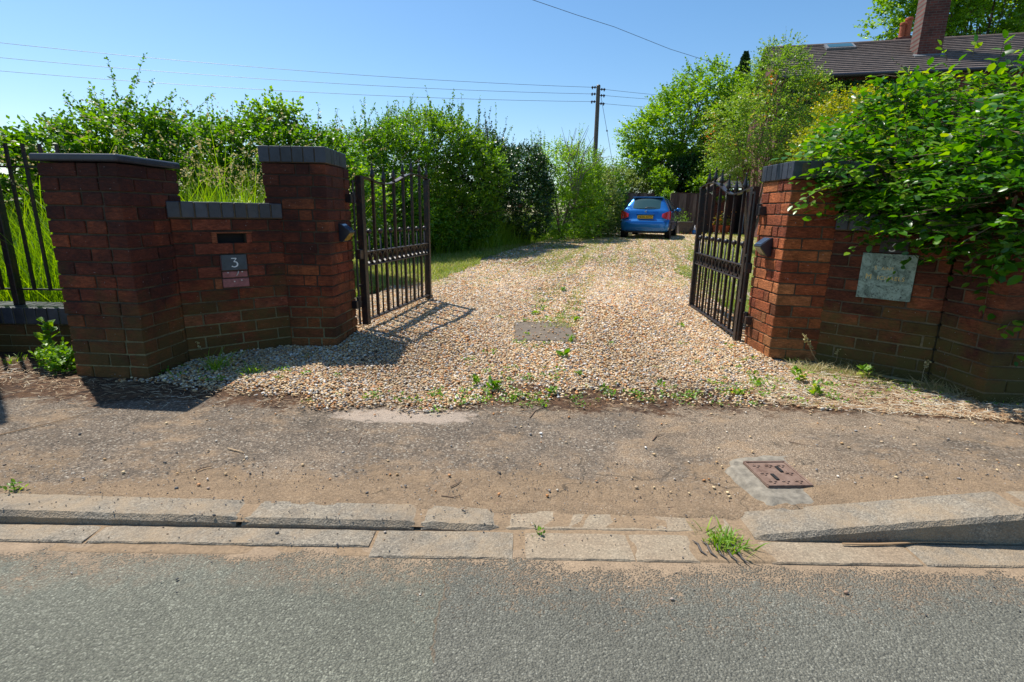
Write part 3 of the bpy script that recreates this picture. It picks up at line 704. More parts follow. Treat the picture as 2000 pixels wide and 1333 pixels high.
# right gate pier
pr2 = empty('brick_pier', (1.95, 3.7, ZB), 0, 'bright orange red brick gate pier with blue brick cap on the right of the drive', 'gate pier')
r1, r1b = (1.792, 3.500), (1.794, 3.905)
az2 = radians(-12); r2 = (r1[0] + .30 * cos(az2), r1[1] + .30 * sin(az2)); r2b = (2.30, 3.80)
BR = [MT['brick_right_pier'], MT['mortar_right'], MT['brick_salmon']]
brick_solid('brickwork', [r1, r2, r2b, r1b], .248 - 16 * .075, 16, BR, pr2, seed=5)
# cap: bricks across the drive-side face, then along the front
mb = MB(); T = frame(r1, pi / 2); rr = random.Random(2)
mb.prism([(r1[0] - .006, r1[1] - .008), (r2[0], r2[1] - .008), (r2b[0], r2b[1]), (r1b[0] - .006, r1b[1] + .004)], .246, .345, 1)
L = .405 + .03
for i in range(6):
    a = -.018 + i * L / 6 + (.003 if i else 0); mb.box((a, -.10 if i else -.11, .250), (-.018 + (i + 1) * L / 6 - .003, .014, .356), 0, T=T)
T = frame(r1, az2)
for i in range(5):
    a = .085 + i * .075; mb.box((a + .004, -.016, .250), (a + .072, .12, .356 + rr.uniform(-.001, .001)), 0, T=T)
mb.build('cap', [MT['blue_brick'], MT['mortar_right']], pr2, bevel=.004, seg=2)

# right plaque wall azimuth -45
azR = radians(-45); LR = .62; jA = (2.076, 3.440); TR = frame(jA, azR)
wr = empty('brick_wall', (2.35, 3.3, ZB), 0, 'mossy brown angled brick wall carrying the green stone name plaque', 'brick wall')
jB = TR((LR, 0, 0))[:2]; jC = TR((LR, .215, 0))[:2]; jD = TR((0, .215, 0))[:2]
BW = [MT['brick_right'], MT['mortar_right'], MT['brick_salmon']]
brick_solid('brickwork', [jA, jB, jC, jD], -.071 - 12 * .075, 12, BW, wr, seed=2, faces=[0, 2])
blue_coping('coping', TR((0, 0, 0))[:2], azR, LR, .215, -.071, .034, wr)
MB().prism([TR((0, -.02, 0))[:2], TR((LR, -.02, 0))[:2], TR((LR, .2, 0))[:2], TR((0, .2, 0))[:2]], -1.06, -.955).build('footing', MT['mortar_left'], wr, bevel=.01)
# right outer pillar
po = empty('brick_pillar', (2.75, 2.9, ZB), 0, 'brick pillar at the right edge half hidden under hanging beech leaves', 'brick pillar')
k0 = (2.517, 3.000); k1 = (2.532, 2.645); k2 = (2.99, 2.62); k3 = (2.99, 3.02)
brick_solid('brickwork', [k0, k1, k2, k3], .231 - 16 * .075, 16, BW, po, seed=8)
MB().prism([(k0[0] - .02, k0[1] + .02), (k1[0] - .02, k1[1] - .02), (k2[0] + .02, k2[1] - .02), (k3[0] + .02, k3[1] + .02)], .233, .262).build('coping', MT['blue_brick'], po, bevel=.008)
# brick garden wall continuing right of the pillar
wg = empty('brick_wall', (4.5, 2.9, ZB), 0, 'brick wall running off to the right beyond the right pillar', 'brick wall')
brick_solid('brickwork', [(2.995, 2.80), (7.0, 2.70), (7.0, 2.915), (2.995, 3.015)], .0 - 13 * .075, 13, BW, wg, seed=9, faces=[0])

# name plaque
npq = empty('name_plaque', TR((.32, 0, -.48)), 0, 'square green veined stone plaque reading SAINT MICHAELS in faded gold', 'plaque')
MB().box((.182, -.014, -.480), (.463, -.001, -.201), T=TR).build('slab', MT['marble'], npq, bevel=.001)
def txt(s, size, u, z, sp=1.0):
    me = text_mesh(s, size, lambda c: Vector(TR((u + c.x, -.0146 - c.z, z + c.y))), space=sp); return me
for s_, sz, u, z in (('S', .034, .262, -.300), ('AINT', .026, .325, -.300), ('M', .046, .232, -.360), ('ICHAELS', .034, .348, -.360)):
    me = txt(s_, sz, u, z, 1.12); o = link('lettering', me, MT['gold'], npq); o.matrix_parent_inverse = parent_inv(npq)
for u, z in ((.232, -.457), (.415, -.457), (.30, -.222), (.345, -.225)): MB().tube([TR((u, -.0135, z)), TR((u, -.0155, z))], .0045, 10).build('screw', MT['lamp_black'], npq)
np2 = empty('number_plate', TR((.33, 0, -.195)), 0, 'dark slate plate with a white 3 above the stone plaque, half under leaves', 'house number')
MB().box((.262, -.006, -.196), (.405, -.001, -.105), T=TR).build('plate', simple('dark_stone', (.035, .032, .035), .7, var=.3), np2, bevel=.001)
three(lambda v: TR((.327 + v[0], -.0064 + v[1], -.185 + v[2])), .055).build('numeral', MT['white_paint'], np2)

# dwarf wall with railing on the far left
dw = empty('brick_wall', (-4.0, 3.45, ZB), 0, 'low brick wall with blue brick top under the black railings', 'brick wall')
brick_solid('brickwork', [(-6.4, 3.372), (-2.535, 3.372), (-2.535, 3.585), (-6.4, 3.585)], -.765 - 3 * .075, 3, BL, dw, seed=4, faces=[0])
blue_coping('coping', (-6.4, 3.372), 0, 3.855, .215, -.765, -.652, dw)
ra = empty('railing', (-4.0, 3.47, -.65), 0, 'black iron railings on the low wall left of the brick pillar', 'railing')
for z in (.243, -.545):
    MB().box((-6.4, 3.462, z - .005), (-2.53, 3.486, z + .005)).build('rail', MT['iron'], ra)
i = 0
x = -2.905
while x > -6.3:
    MB().box((x - .008, 3.4665, -.552), (x + .008, 3.4825, .385)).build('bar', MT['iron'], ra); x -= .1085
MB().box((-3.372, 3.448, -.652), (-3.332, 3.500, .40)).build('post', MT['iron'], ra, bevel=.003)
# tall unseen pier, added for the shadow it casts on the pavement
tp = empty('brick_pier', (-3.75, 3.1, ZB), 0, 'unseen tall brick pier added beyond the left edge to shade the pavement corner', 'gate pier')
brick_solid('brickwork', [(-4.2, 2.95), (-3.50, 2.95), (-3.50, 3.36), (-4.2, 3.36)], ZB, 42, BL, tp, seed=4)

# ------------------------------------------------------------------ solar wall lamps
def wall_lamp(P, az, label, lens):
    """P on the wall face at the lamp's middle; u along face, -v outward"""
    T = frame((P[0], P[1], P[2]), az)
    e = empty('wall_lamp', P, 0, label, 'wall light', 'solar lamps on the gate piers')
    mb = MB(); w = .052
    prof = [(0, -.062), (-.022, -.068), (-.030, -.060), (-.082, .002), (-.078, .012), (-.012, .062), (0, .062)]
    vs = [T((-w, a, b)) for a, b in prof] + [T((w, a, b)) for a, b in prof]; n = len(prof)
    mb.add(vs, [tuple(range(n)), tuple(reversed(range(n, 2 * n)))] + [(i, n + i, n + (i + 1) % n, (i + 1) % n) for i in range(n)])
    mb.build('housing', MT['lamp_black'], e, bevel=.002)
    def quad(a, b, off, m, nm):
        (y0, z0_), (y1, z1_) = a, b; d = Vector((y1 - y0, z1_ - z0_)).normalized(); nn = Vector((-d.y, d.x)) * off
        q = MB(); vs = []
        for s_ in (0, 1):
            for (yy, zz) in ((y0, z0_), (y1, z1_)):
                for uu in (-w + .008, w - .008): vs.append(T((uu, yy + nn.x * s_, zz + nn.y * s_)))
        q.add(vs, [(4, 5, 7, 6), (0, 2, 3, 1), (0, 1, 5, 4), (2, 6, 7, 3), (0, 4, 6, 2), (1, 3, 7, 5)]); return q.build(nm, m, e)
    quad((-.074, .015), (-.018, .057), .004, MT['solar'], 'solar_panel')
    quad((-.035, -.055), (-.077, -.004), .004, lens, 'lens')
    return e
wall_lamp((-1.257, 3.86, -.150), radians(86.6), 'solar wall lamp with an amber lens on the left gate pier', MT['lens_amber'])
wall_lamp((1.790, 3.70, -.195), radians(-90), 'solar wall lamp with an olive lens on the right gate pier', MT['lens_clear'])

# ------------------------------------------------------------------ gates
def gate(P, az, label, far_spear, side):
    e = empty('iron_gate', (P[0], P[1], P[2]), az, label, 'gate', 'pair of open iron driveway gates')
    mk = lambda mb, nm, **k: mb.build(nm, MT['iron'], e, world=False, **k)
    Wd = 1.44
    def rail(u):
        pts = [(0, 1.122), (.12, 1.113), (.28, 1.094), (.42, 1.086), (.55, 1.098), (.68, 1.130), (.80, 1.168), (.93, 1.200), (1.06, 1.216), (1.2, 1.214), (1.34, 1.200), (Wd + .02, 1.186)]
        for (a, za), (b, zb) in zip(pts, pts[1:]):
            if a <= u <= b: return za + (zb - za) * (u - a) / (b - a)
        return pts[-1][1]
    mk(MB().box((-.03, -.026, -.03), (.022, .026, rail(0) - .004)), 'hinge_stile', bevel=.002)
    mk(MB().box((Wd - .045, -.026, .0), (Wd, .026, rail(Wd) - .004)), 'meeting_stile', bevel=.002)
    mk(MB().box((Wd - .05, -.03, -.035), (Wd + .03, .03, -.001)), 'drop_bolt_foot', bevel=.004)
    mb = MB(); N = 40
    for k in range(N):
        u0, u1 = -.035 + (Wd + .06) * k / N, -.035 + (Wd + .06) * (k + 1) / N; z0_, z1_ = rail(max(u0, 0)), rail(max(u1, 0))
        vs = [(u0, -.022, z0_ - .004), (u1, -.022, z1_ - .004), (u1, .022, z1_ - .004), (u0, .022, z0_ - .004), (u0, -.022, z0_ + .006), (u1, -.022, z1_ + .006), (u1, .022, z1_ + .006), (u0, .022, z0_ + .006)]
        mb.add(vs, [(0, 3, 2, 1), (4, 5, 6, 7), (0, 1, 5, 4), (2, 3, 7, 6)] + ([(3, 0, 4, 7)] if k == 0 else []) + ([(1, 2, 6, 5)] if k == N - 1 else []))
    mb.tube([(Wd + .025, -.022, rail(Wd) - .008), (Wd + .025, .022, rail(Wd) - .008)], .012, 10)
    mk(mb, 'top_rail')
    for nm, z in (('upper_rail', .548), ('lower_rail', .442)): mk(MB().box((.0225, -.02, z - .006), (Wd - .0455, .02, z + .006)), nm, bevel=.002)
    mk(MB().box((.0225, -.02, -.002), (Wd - .0455, .02, .012)), 'bottom_rail', bevel=.002)
    sp = .1015
    us = [.112 + i * sp for i in range(13)]
    for i, u in enumerate(us):
        long = i % 2 == 1; r = .0105 if long else .0075
        if long:
            b = MB(); zt = rail(u)
            b.box((u - r, -r, .012), (u + r, r, zt + .012)); bo = mk(b, 'bar')
            s_ = MB(); s_.lathe([(.010, .0), (.017, .006), (.010, .014), (.012, .018), (.0215, .030), (.017, .052), (.008, .088), (.0035, .112), (.007, .120), (.0065, .128), (.001, .135)], (u, 0, zt + .006), 8); mk(s_, 'spearhead', smooth=True)
        else:
            b = MB(); b.tube([(u, 0, .012), (u, 0, .695)], r, 8); mk(b, 'short_bar', smooth=True)
            s_ = MB(); s_.lathe([(.001, -.022), (.012, -.018), (.020, -.008), (.022, 0), (.020, .009), (.012, .018), (.001, .022)], (u, 0, .706), 12); mk(s_, 'ball', smooth=True)
    if far_spear:
        u = Wd - .022; zt = rail(u); s_ = MB(); s_.lathe([(.010, .0), (.017, .006), (.010, .014), (.012, .018), (.0215, .030), (.017, .052), (.008, .088), (.0035, .112), (.007, .120), (.0065, .128), (.001, .135)], (u, 0, zt + .006), 8); mk(s_, 'spearhead', smooth=True)
    rings = MB()
    cu = [.0225 + (.112 - .0225) / 2] + [(a + b) / 2 for a, b in zip(us, us[1:])] + [(us[-1] + Wd - .045) / 2]
    for u in cu:
        nn = 18; ro, ri = .047, .039
        sx = 1 if .05 < u < Wd - .1 else .8
        v = []; 
        for k in range(nn):
            a = 2 * pi * k / nn
            for rr_, yy in ((ro, -.013), (ro, .013), (ri, .013), (ri, -.013)): v.append((u + rr_ * cos(a) * sx * .93, yy, .495 + rr_ * sin(a)))
        f = []
        for k in range(nn):
            k2 = (k + 1) % nn
            for j in range(4): f.append((k * 4 + j, k2 * 4 + j, k2 * 4 + (j + 1) % 4, k * 4 + (j + 1) % 4))
        rings.add(v, f)
    mk(rings, 'ring_row')
    # back frame bar and hinges
    b = MB(); b.tube([(-.075, .02, -.02), (-.075, .02, 1.09)], .009, 8); b.box((-.075, .012, 1.075), (-.03, .028, 1.09)); b.box((-.075, .012, .28), (-.03, .028, .30)); b.box((-.075, .012, .62), (-.03, .028, .64)); mk(b, 'hinge_rod')
    s_ = side
    for z in (.955, .155):
        h = MB(); h.tube([(-.075, s_ * .02, z - .035), (-.075, s_ * .02, z + .05)], .019, 10); h.box((-.16, s_ * .02 - .006 , z - .008), (-.03, s_ * .02 + .006 , z + .008)); h.box((-.17, s_ * .02 - .030, z - .03), (-.14, s_ * .02 + .030, z + .03)); mk(h, 'hinge', bevel=.002)
    h = MB(); h.box((-.085, -.02, .50), (-.03, .02, .575)); mk(h, 'latch_box', bevel=.004)
    return e
gate((-1.185, 4.14, -.862), radians(78.5), 'open left iron gate leaf with spearheads, seen against the brambles', True, 1)
gate((1.772, 3.985, -.905), radians(85.5), 'open right iron gate leaf, seen against the house door', False, -1)

# ------------------------------------------------------------------ foliage engine
def rodr(n, rng):
    v = rng.normal(size=(n, 3)); return v / np.linalg.norm(v, axis=1, keepdims=True)
def norm(v): return v / np.maximum(np.linalg.norm(v, axis=-1, keepdims=True), 1e-9)
TPL = {
 'quad': (np.array([(0, 0, 0), (.5, -.42, .06), (1, 0, -.05), (.5, .42, .06)]), np.array([(0, 1, 2), (0, 2, 3)])),
 'ovate': (np.array([(0, 0, 0), (.28, -.27, .05), (.28, 0, -.015), (.28, .27, .05), (.66, -.27, .03), (.66, 0, -.04), (.66, .27, .03), (1, 0, -.11)]),
           np.array([(0, 1, 2), (0, 2, 3), (1, 4, 5), (1, 5, 2), (2, 5, 6), (2, 6, 3), (4, 7, 5), (5, 7, 6)])),
 'needle': (np.array([(0, 0, 0), (.5, -.1, 0), (1, 0, -.05), (.5, .1, 0)]), np.array([(0, 1, 2), (0, 2, 3)])),
}
def leaves(pos, d, nrm, size, tpl='quad'):
    """pos,d,nrm (n,3) size (n,) -> V,F"""
    tv, tf = TPL[tpl]; d = norm(d); s_ = norm(np.cross(nrm, d)); nn = np.cross(d, s_)
    V = pos[:, None, :] + size[:, None, None] * (tv[None, :, 0:1] * d[:, None, :] + tv[None, :, 1:2] * s_[:, None, :] + tv[None, :, 2:3] * nn[:, None, :])
    n, k = len(pos), len(tv); F = (np.arange(n) * k)[:, None, None] + tf[None]
    return V.reshape(-1, 3), F.reshape(-1, 3)
def twigs(base, d, L, K, size, rng, tpl='quad', upb=.5, spread=1.0, droop=.0, flat=.35):
    """K leaves along each twig"""
    n = len(base); d = norm(d)
    t_ = (np.arange(K) + .6) / K
    side = norm(np.cross(d, np.array([0, 0, 1.0]) + rng.normal(size=(n, 3)) * .25))
    sg = np.where(np.arange(K) % 2 == 0, 1, -1)
    P = base[:, None, :] + d[:, None, :] * (L[:, None] * t_[None, :])[:, :, None]
    P = P - np.array([0, 0, 1.0]) * (droop * (L[:, None] * t_[None, :] ** 2))[:, :, None]
    ld = d[:, None, :] * .55 + side[:, None, :] * (sg[None, :, None] * spread) + rng.normal(size=(n, K, 3)) * .3
    ld[:, -1] = d + rng.normal(size=(n, 3)) * .2
    nr = np.array([0, 0, upb]) + rng.normal(size=(n, K, 3)) * flat + d[:, None, :] * .15
    sz = size * 1.08 * rng.uniform(.65, 1.25, size=(n, K)) * (1 - .25 * t_[None, :])
    return leaves(P.reshape(-1, 3), ld.reshape(-1, 3), nr.reshape(-1, 3), sz.ravel(), tpl)
DENS = 3.3
def blob_twigs(blobs, dens, L, rng, inner=.55, up=.35, seed=0, cull=.0):
    B = []; D = []
    for (cx, cy, cz, rx, ry, rz) in blobs:
        A = 4 * pi * ((rx * ry) ** 1.6 / 3 + (rx * rz) ** 1.6 / 3 + (ry * rz) ** 1.6 / 3) ** (1 / 1.6)
        n = max(8, int(A * dens * DENS)); dd = rodr(n, rng)
        r = inner + (1 - inner) * np.sqrt(rng.uniform(size=n))
        ph = 2.3 * wob(dd[:, 0] * 2 + cx, dd[:, 1] * 2 + cy + dd[:, 2] * 2, 2.2, seed + 5)
        r = r * (1 + .10 * ph)
        P = np.array([cx, cy, cz]) + dd * r[:, None] * np.array([rx, ry, rz])
        ok = np.ones(n, bool)
        for b in blobs:
            if b[:3] == (cx, cy, cz): continue
            q = (P - np.array(b[:3])) / np.array(b[3:]); ok &= (q ** 2).sum(1) > .45
        nz = wob(P[:, 0] * 1.0, P[:, 1] + P[:, 2] * 1.3, 5.0 / max(.4, rx), seed + 9)
        ok &= nz + .25 * rng.uniform(-1, 1, n) > -.62 + cull
        B.append(P[ok]); D.append(norm(dd[ok] + np.array([0, 0, up]) + rng.normal(size=(ok.sum(), 3)) * .35))
    return np.concatenate(B), np.concatenate(D)
def merge(parts):
    V = []; F = []; b = 0
    for v, f in parts: V.append(v); F.append(f + b); b += len(v)
    return np.concatenate(V), np.concatenate(F)
def shoots(tips, K, size, rng, mb, tpl='quad', r=.004):
    """leafy arching shoots: list of (base, tip)"""
    out = []
    for (b, tp_) in tips:
        b = np.array(b, float); tp_ = np.array(tp_, float); L = np.linalg.norm(tp_ - b); m = (b + tp_) / 2 + rng.normal(size=3) * L * .06
        ts = np.linspace(0, 1, 9)[:, None]; pts = (1 - ts) ** 2 * b + 2 * ts * (1 - ts) * m + ts ** 2 * tp_
        mb.tube([tuple(p) for p in pts], [r * (1 - .75 * i / 8) for i in range(9)], 4)
        k = int(K * L); u = rng.uniform(.05, 1, size=k)[:, None]; P = (1 - u) ** 2 * b + 2 * u * (1 - u) * m + u ** 2 * tp_
        dr = norm(tp_ - b); ld = norm(rodr(k, rng) + dr * .6); P = P + ld * .008
        out.append(leaves(P, ld, rodr(k, rng) * .6 + np.array([0, 0, .7]), size * rng.uniform(.5, 1.15, size=k) * (1.1 - .5 * u[:, 0]), tpl))
        # short side twigs
        for j in range(int(L * 7)):
            u0 = rng.uniform(.05, .75); p = (1 - u0) ** 2 * b + 2 * u0 * (1 - u0) * m + u0 ** 2 * tp_
            l2 = L * rng.uniform(.08, .22) * (1.1 - u0); d2 = norm(rodr(1, rng)[0] + dr * .9)
            mb.tube([tuple(p), tuple(p + d2 * l2)], [r * .5, r * .2], 3, cap=False)
            k2 = max(3, int(K * l2 * 1.1)); uu = rng.uniform(.2, 1, size=k2)[:, None]; P2 = p + d2 * l2 * uu
            out.append(leaves(P2, norm(rodr(k2, rng) + d2 * .5), rodr(k2, rng) * .6 + np.array([0, 0, .7]), size * rng.uniform(.5, 1, size=k2), tpl))
    return out
def plant(name, loc, label, cat, blobs, mat, dens, K, L, size, seed, group=None, tips=(), tpl='quad', up=.35, inner=.55, trunk=True, droop=0, cull=0, shootK=60, shoot_size=None, shoot_mat=None, trunk_r=.06, flat=.35, spread=1.0, extra=None, pname='foliage'):
    rng = np.random.default_rng(seed); e = empty(name, loc, 0, label, cat, group)
    B, D = blob_twigs(blobs, dens, L, rng, inner, up, seed, cull)
    LL = L * rng.uniform(.6, 1.3, size=len(B))
    parts = [twigs(B, D, LL, K, size, rng, tpl, droop=droop, flat=flat, spread=spread)]
    sm = MB()
    if cat == 'shrub' and group:  # wild shoots all over the top of the hedge
        ex = []
        for b in blobs[:max(1, len(blobs) - 1)]:
            for _ in range(int(9 * b[3] / .6)):
                a = rng.uniform(0, 2 * pi); q = np.array([b[0] + cos(a) * b[3] * .7, b[1] + sin(a) * b[4] * .6, b[2] + b[5] * .6]); ex.append((q, q + np.array([rng.normal() * .16, rng.normal() * .1, b[5] * rng.uniform(.45, 1.0) + .04])))
        tips = list(tips) + ex
    if len(tips): parts += shoots(tips, shootK, shoot_size or size, rng, sm, tpl)
    V, F = merge(parts); me = mesh_np(name + '_' + pname, V, F); o = link(pname, me, MT[mat], e); o.matrix_parent_inverse = parent_inv(e)
    # trunk and limbs
    if trunk:
        top = max(b[2] for b in blobs); base = Vector(loc)
        for i, b in enumerate(blobs):
            c_ = Vector(b[:3]); r0 = trunk_r * (1 if len(blobs) == 1 else .75)
            j = Vector(rng.normal(size=3) * .1); mid_ = base.lerp(c_, .45) + Vector((0, 0, .12 * (c_ - base).length)) + j * .5
            pts = [base.lerp(mid_, k / 4) for k in range(4)] + [mid_.lerp(c_, k / 4) for k in range(5)]
            sm.tube([tuple(p) for p in pts], [r0 * (1 - .85 * k / 8) + .004 for k in range(9)], 6)
            for k in range(10):
                dd = Vector(rodr(1, rng)[0]); dd.z = abs(dd.z) * .8; q = c_ + Vector((dd.x * b[3], dd.y * b[4], dd.z * b[5])) * .85; st = pts[4 + int(rng.integers(0, 4))]
                mm = st.lerp(q, .5) + Vector(rng.normal(size=3) * .08 * b[3]); sm.tube([tuple(st), tuple(mm), tuple(q)], [r0 * .32, r0 * .18, .003], 4, cap=False)
    if sm.v:
        o2 = sm.build('trunk' if 'tree' in name else 'stems', MT['bark'] if trunk_r > .05 else MT['twig'], e)
    return e
def AT(px, py, Y):
    d = Fw * FPX + Rt * (px - 1000) - Up * (py - 666.5); return d * (Y / d[1])
def G(x, y): return float(hz(x, y))

# ------------------------------------------------------------------ left hedge
HG = 'shrubs of the overgrown hedge left of the drive'
def blobs_px(lst):
    out = []
    for (px, py, Y, rx, ry, rz) in lst:
        p = AT(px, py, Y); out.append((p[0], p[1], p[2], rx, ry, rz))
    return out
def tips_px(lst): return [(AT(*b), AT(*t_)) for b, t_ in lst]
plant('hawthorn_shrub', (-4.1, 6.0, G(-4.1, 6)), 'tall spiky hawthorn shrub with long shoots against the sky, furthest left', 'shrub',
      blobs_px([(245, 300, 6.0, .62, .5, .42), (330, 318, 6.2, .6, .5, .42), (260, 400, 5.9, 1.0, .6, .6)]), 'bramble_leaf', 70, 9, .16, .048, 21, HG,
      tips=tips_px([((230, 270, 6.), (209, 112, 5.8)), ((240, 260, 6), (284, 106, 5.9)), ((235, 250, 6), (262, 150, 5.8)), ((220, 260, 6), (134, 182, 5.7)), ((230, 250, 6), (172, 170, 5.8)), ((270, 240, 6), (300, 155, 6)), ((290, 260, 6), (345, 185, 6.)), ((320, 260, 6), (420, 182, 6.3)), ((300, 250, 6), (365, 200, 6.2)), ((200, 270, 6), (160, 215, 5.8))]), trunk_r=.04, shootK=85)
plant('bramble_bush', (-5.4, 5.6, G(-5.4, 5.6)), 'pale leafy bush behind the railings at the far left', 'shrub',
      blobs_px([(130, 310, 5.6, .45, .45, .28), (40, 350, 5.4, .5, .5, .26), (-60, 340, 5.4, .7, .6, .35), (60, 430, 5.3, .9, .5, .5)]), 'bramble_leaf', 62, 8, .15, .056, 22, HG,
      tips=tips_px([((90, 290, 5.5), (100, 225, 5.4)), ((120, 290, 5.5), (150, 232, 5.5)), ((70, 300, 5.5), (60, 245, 5.5))]), trunk_r=.03)
plant('bramble_bush', (-3.0, 7.2, G(-3, 7.2)), 'dense glossy bramble bank under the overhead wires behind the letter slot wall', 'shrub',
      blobs_px([(420, 315, 7.0, .75, .6, .42), (505, 312, 7.2, .75, .6, .40), (595, 318, 7.4, .7, .6, .38), (450, 400, 6.8, 1.1, .6, .6), (600, 400, 7.1, 1.0, .6, .6)]), 'bramble_leaf', 66, 9, .16, .052, 23, HG,
      tips=tips_px([((420, 270, 7), (410, 182, 7)), ((440, 270, 7), (480, 188, 7)), ((470, 250, 7), (512, 185, 7)), ((400, 270, 7), (352, 195, 7)), ((560, 260, 7.4), (570, 205, 7.4)), ((620, 270, 7.4), (622, 203, 7.4)), ((640, 270, 7.4), (660, 212, 7.4)), ((580, 270, 7.4), (606, 232, 7.4))]), trunk_r=.03, shootK=55)
plant('ash_sapling', (-3.3, 7.4, G(-3.3, 7.4)), 'yellow green ash sapling with feathery leaves sticking up from the bramble bank', 'sapling',
      blobs_px([(530, 232, 7.3, .26, .2, .17), (570, 236, 7.3, .12, .12, .10), (505, 228, 7.3, .12, .1, .1)]), 'light_leaf', 55, 9, .2, .06, 24, HG, trunk_r=.02, up=.8, inner=.1)
plant('hawthorn_shrub', (-2.41, 10.67, G(-2.41, 10.67)), 'loose shrub with airy upright twigs right behind the left gate pier', 'shrub',
      blobs_px([(690, 320, 10.16, 0.83, 0.76, 0.53), (770, 312, 10.67, 0.76, 0.76, 0.61), (720, 410, 9.91, 1.14, 0.76, 0.83)]), 'bramble_leaf', 40, 9, .17, .052, 25, HG,
      tips=tips_px([((700, 260, 10.16), (690, 205, 10.16)), ((700, 250, 10.16), (712, 190, 10.16)), ((715, 250, 10.16), (733, 203, 10.16)), ((760, 260, 10.54), (758, 198, 10.54)), ((740, 260, 10.54), (776, 205, 10.54)), ((780, 250, 10.67), (816, 188, 10.67)), ((670, 270, 10.16), (655, 215, 10.16))]), trunk_r=.04, shootK=50)
plant('hawthorn_shrub', (-1.95, 11.96, G(-1.95, 11.96)), 'big rounded bright green hawthorn behind the left gate', 'shrub',
      blobs_px([(840, 300, 11.96, 1.10, 1.04, 0.81), (790, 345, 11.70, 1.04, 1.04, 0.91), (900, 345, 12.22, 1.04, 1.04, 0.78), (870, 420, 11.96, 1.17, 0.78, 0.65)]), 'hawthorn_leaf', 46, 9, .18, .055, 26, HG,
      tips=tips_px([((860, 230, 11.96), (868, 202, 11.96)), ((900, 240, 12.22), (905, 205, 11.96)), ((820, 240, 11.70), (812, 212, 11.70)), ((930, 300, 12.48), (937, 188, 12.48)), ((925, 300, 12.48), (930, 230, 12.48)), ((960, 300, 12.74), (968, 200, 12.74)), ((970, 300, 12.74), (1000, 245, 12.74))]), trunk_r=.07, shootK=90)
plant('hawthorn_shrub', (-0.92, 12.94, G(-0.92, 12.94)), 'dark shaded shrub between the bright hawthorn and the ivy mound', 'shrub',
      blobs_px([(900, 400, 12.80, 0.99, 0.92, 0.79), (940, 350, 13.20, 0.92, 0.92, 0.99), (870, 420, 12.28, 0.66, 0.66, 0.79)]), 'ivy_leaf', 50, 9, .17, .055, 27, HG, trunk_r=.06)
plant('ivy_mound', (0.13, 14.80, G(0.13, 14.80)), 'dark rounded mound of ivy beside the drive', 'shrub',
      blobs_px([(1010, 350, 14.80, 0.98, 1.05, 0.81), (1000, 400, 14.41, 1.11, 1.05, 0.92), (975, 330, 14.67, 0.66, 0.66, 0.52)]), 'ivy_leaf', 60, 9, .14, .055, 28, HG, trunk_r=.05, tips=tips_px([((980, 320, 14.41), (985, 258, 14.41)), ((995, 310, 14.41), (1005, 262, 14.41)), ((1030, 320, 14.41), (1022, 283, 14.41))]))
plant('hawthorn_shrub', (1.51, 17.14, G(1.51, 17.14)), 'yellow green shrub in the middle of the hedge with twiggy top', 'shrub',
      blobs_px([(1080, 350, 17.01, 1.01, 1.01, 1.01), (1120, 400, 17.39, 1.13, 1.01, 1.07), (1085, 420, 16.63, 1.01, 1.01, 0.76), (1130, 330, 17.89, 0.76, 0.76, 0.63)]), 'light_leaf', 24, 8, .24, .062, 29, HG, trunk_r=.06,
      tips=tips_px([((1060, 310, 17.01), (1063, 256, 17.01)), ((1075, 310, 17.01), (1090, 270, 17.01)), ((1050, 320, 17.01), (1045, 282, 17.01)), ((1110, 300, 17.64), (1128, 292, 17.64))]), shootK=35)
plant('elder_shrub', (2.73, 19.10, G(2.73, 19.10)), 'mixed shrub with pale olive leaves just left of the blue car', 'shrub',
      blobs_px([(1160, 400, 19.10, 0.93, 0.99, 0.99), (1180, 430, 19.59, 0.74, 0.87, 0.68), (1145, 440, 18.60, 0.87, 0.87, 0.62)]), 'tan_leaf', 26, 8, .2, .06, 30, HG, trunk_r=.05)
plant('hawthorn_shrub', (2.44, 19.40, G(2.44, 19.40)), 'deep green shrub filling the hedge behind the olive shrub', 'shrub',
      blobs_px([(1165, 385, 20.25, 1.10, 0.98, 1.10), (1120, 420, 19.03, 0.98, 0.98, 0.98)]), 'hawthorn_leaf', 30, 8, .2, .065, 31, HG, trunk_r=.05)
# clipped ivy hedge running into the board fence
rng = np.random.default_rng(33)
ch = empty('ivy_hedge', (4.1, 21.8, G(4.1, 21.8)), 0, 'dark clipped ivy hedge meeting the end of the board fence', 'hedge')
n = 6500; u = rng.uniform(size=(n, 3)); face = rng.integers(0, 3, n)
P = np.empty((n, 3)); P[:, 0] = 2.6 + u[:, 0] * 2.1; P[:, 1] = 19.6 + 3.0 * u[:, 0] + u[:, 1] * .35 * (face != 1); P[:, 2] = -.8 + 1.75 * np.where(face == 2, .97 + .05 * u[:, 2], u[:, 2])
P += rng.normal(size=(n, 3)) * .04
V, F = leaves(P, rodr(n, rng) + np.array([0, -.3, -.3]), rodr(n, rng) * .5 + np.array([0, -.5, .5]), .085 * rng.uniform(.7, 1.3, n)); o = link('foliage', mesh_np('ivy', V, F), MT['ivy_leaf'], ch); o.matrix_parent_inverse = parent_inv(ch)
MB().box((2.7, 19.9, -.85), (4.6, 22.4, .85), T=None).build('stems', MT['conifer_leaf'], ch) if False else None
mb = MB()
for i in range(9): mb.tube([(2.7 + i * .22, 19.9 + i * .31, -.85), (2.75 + i * .22, 19.9 + i * .31, .7)], .02, 5)
mb.build('stems', MT['bark'], ch)
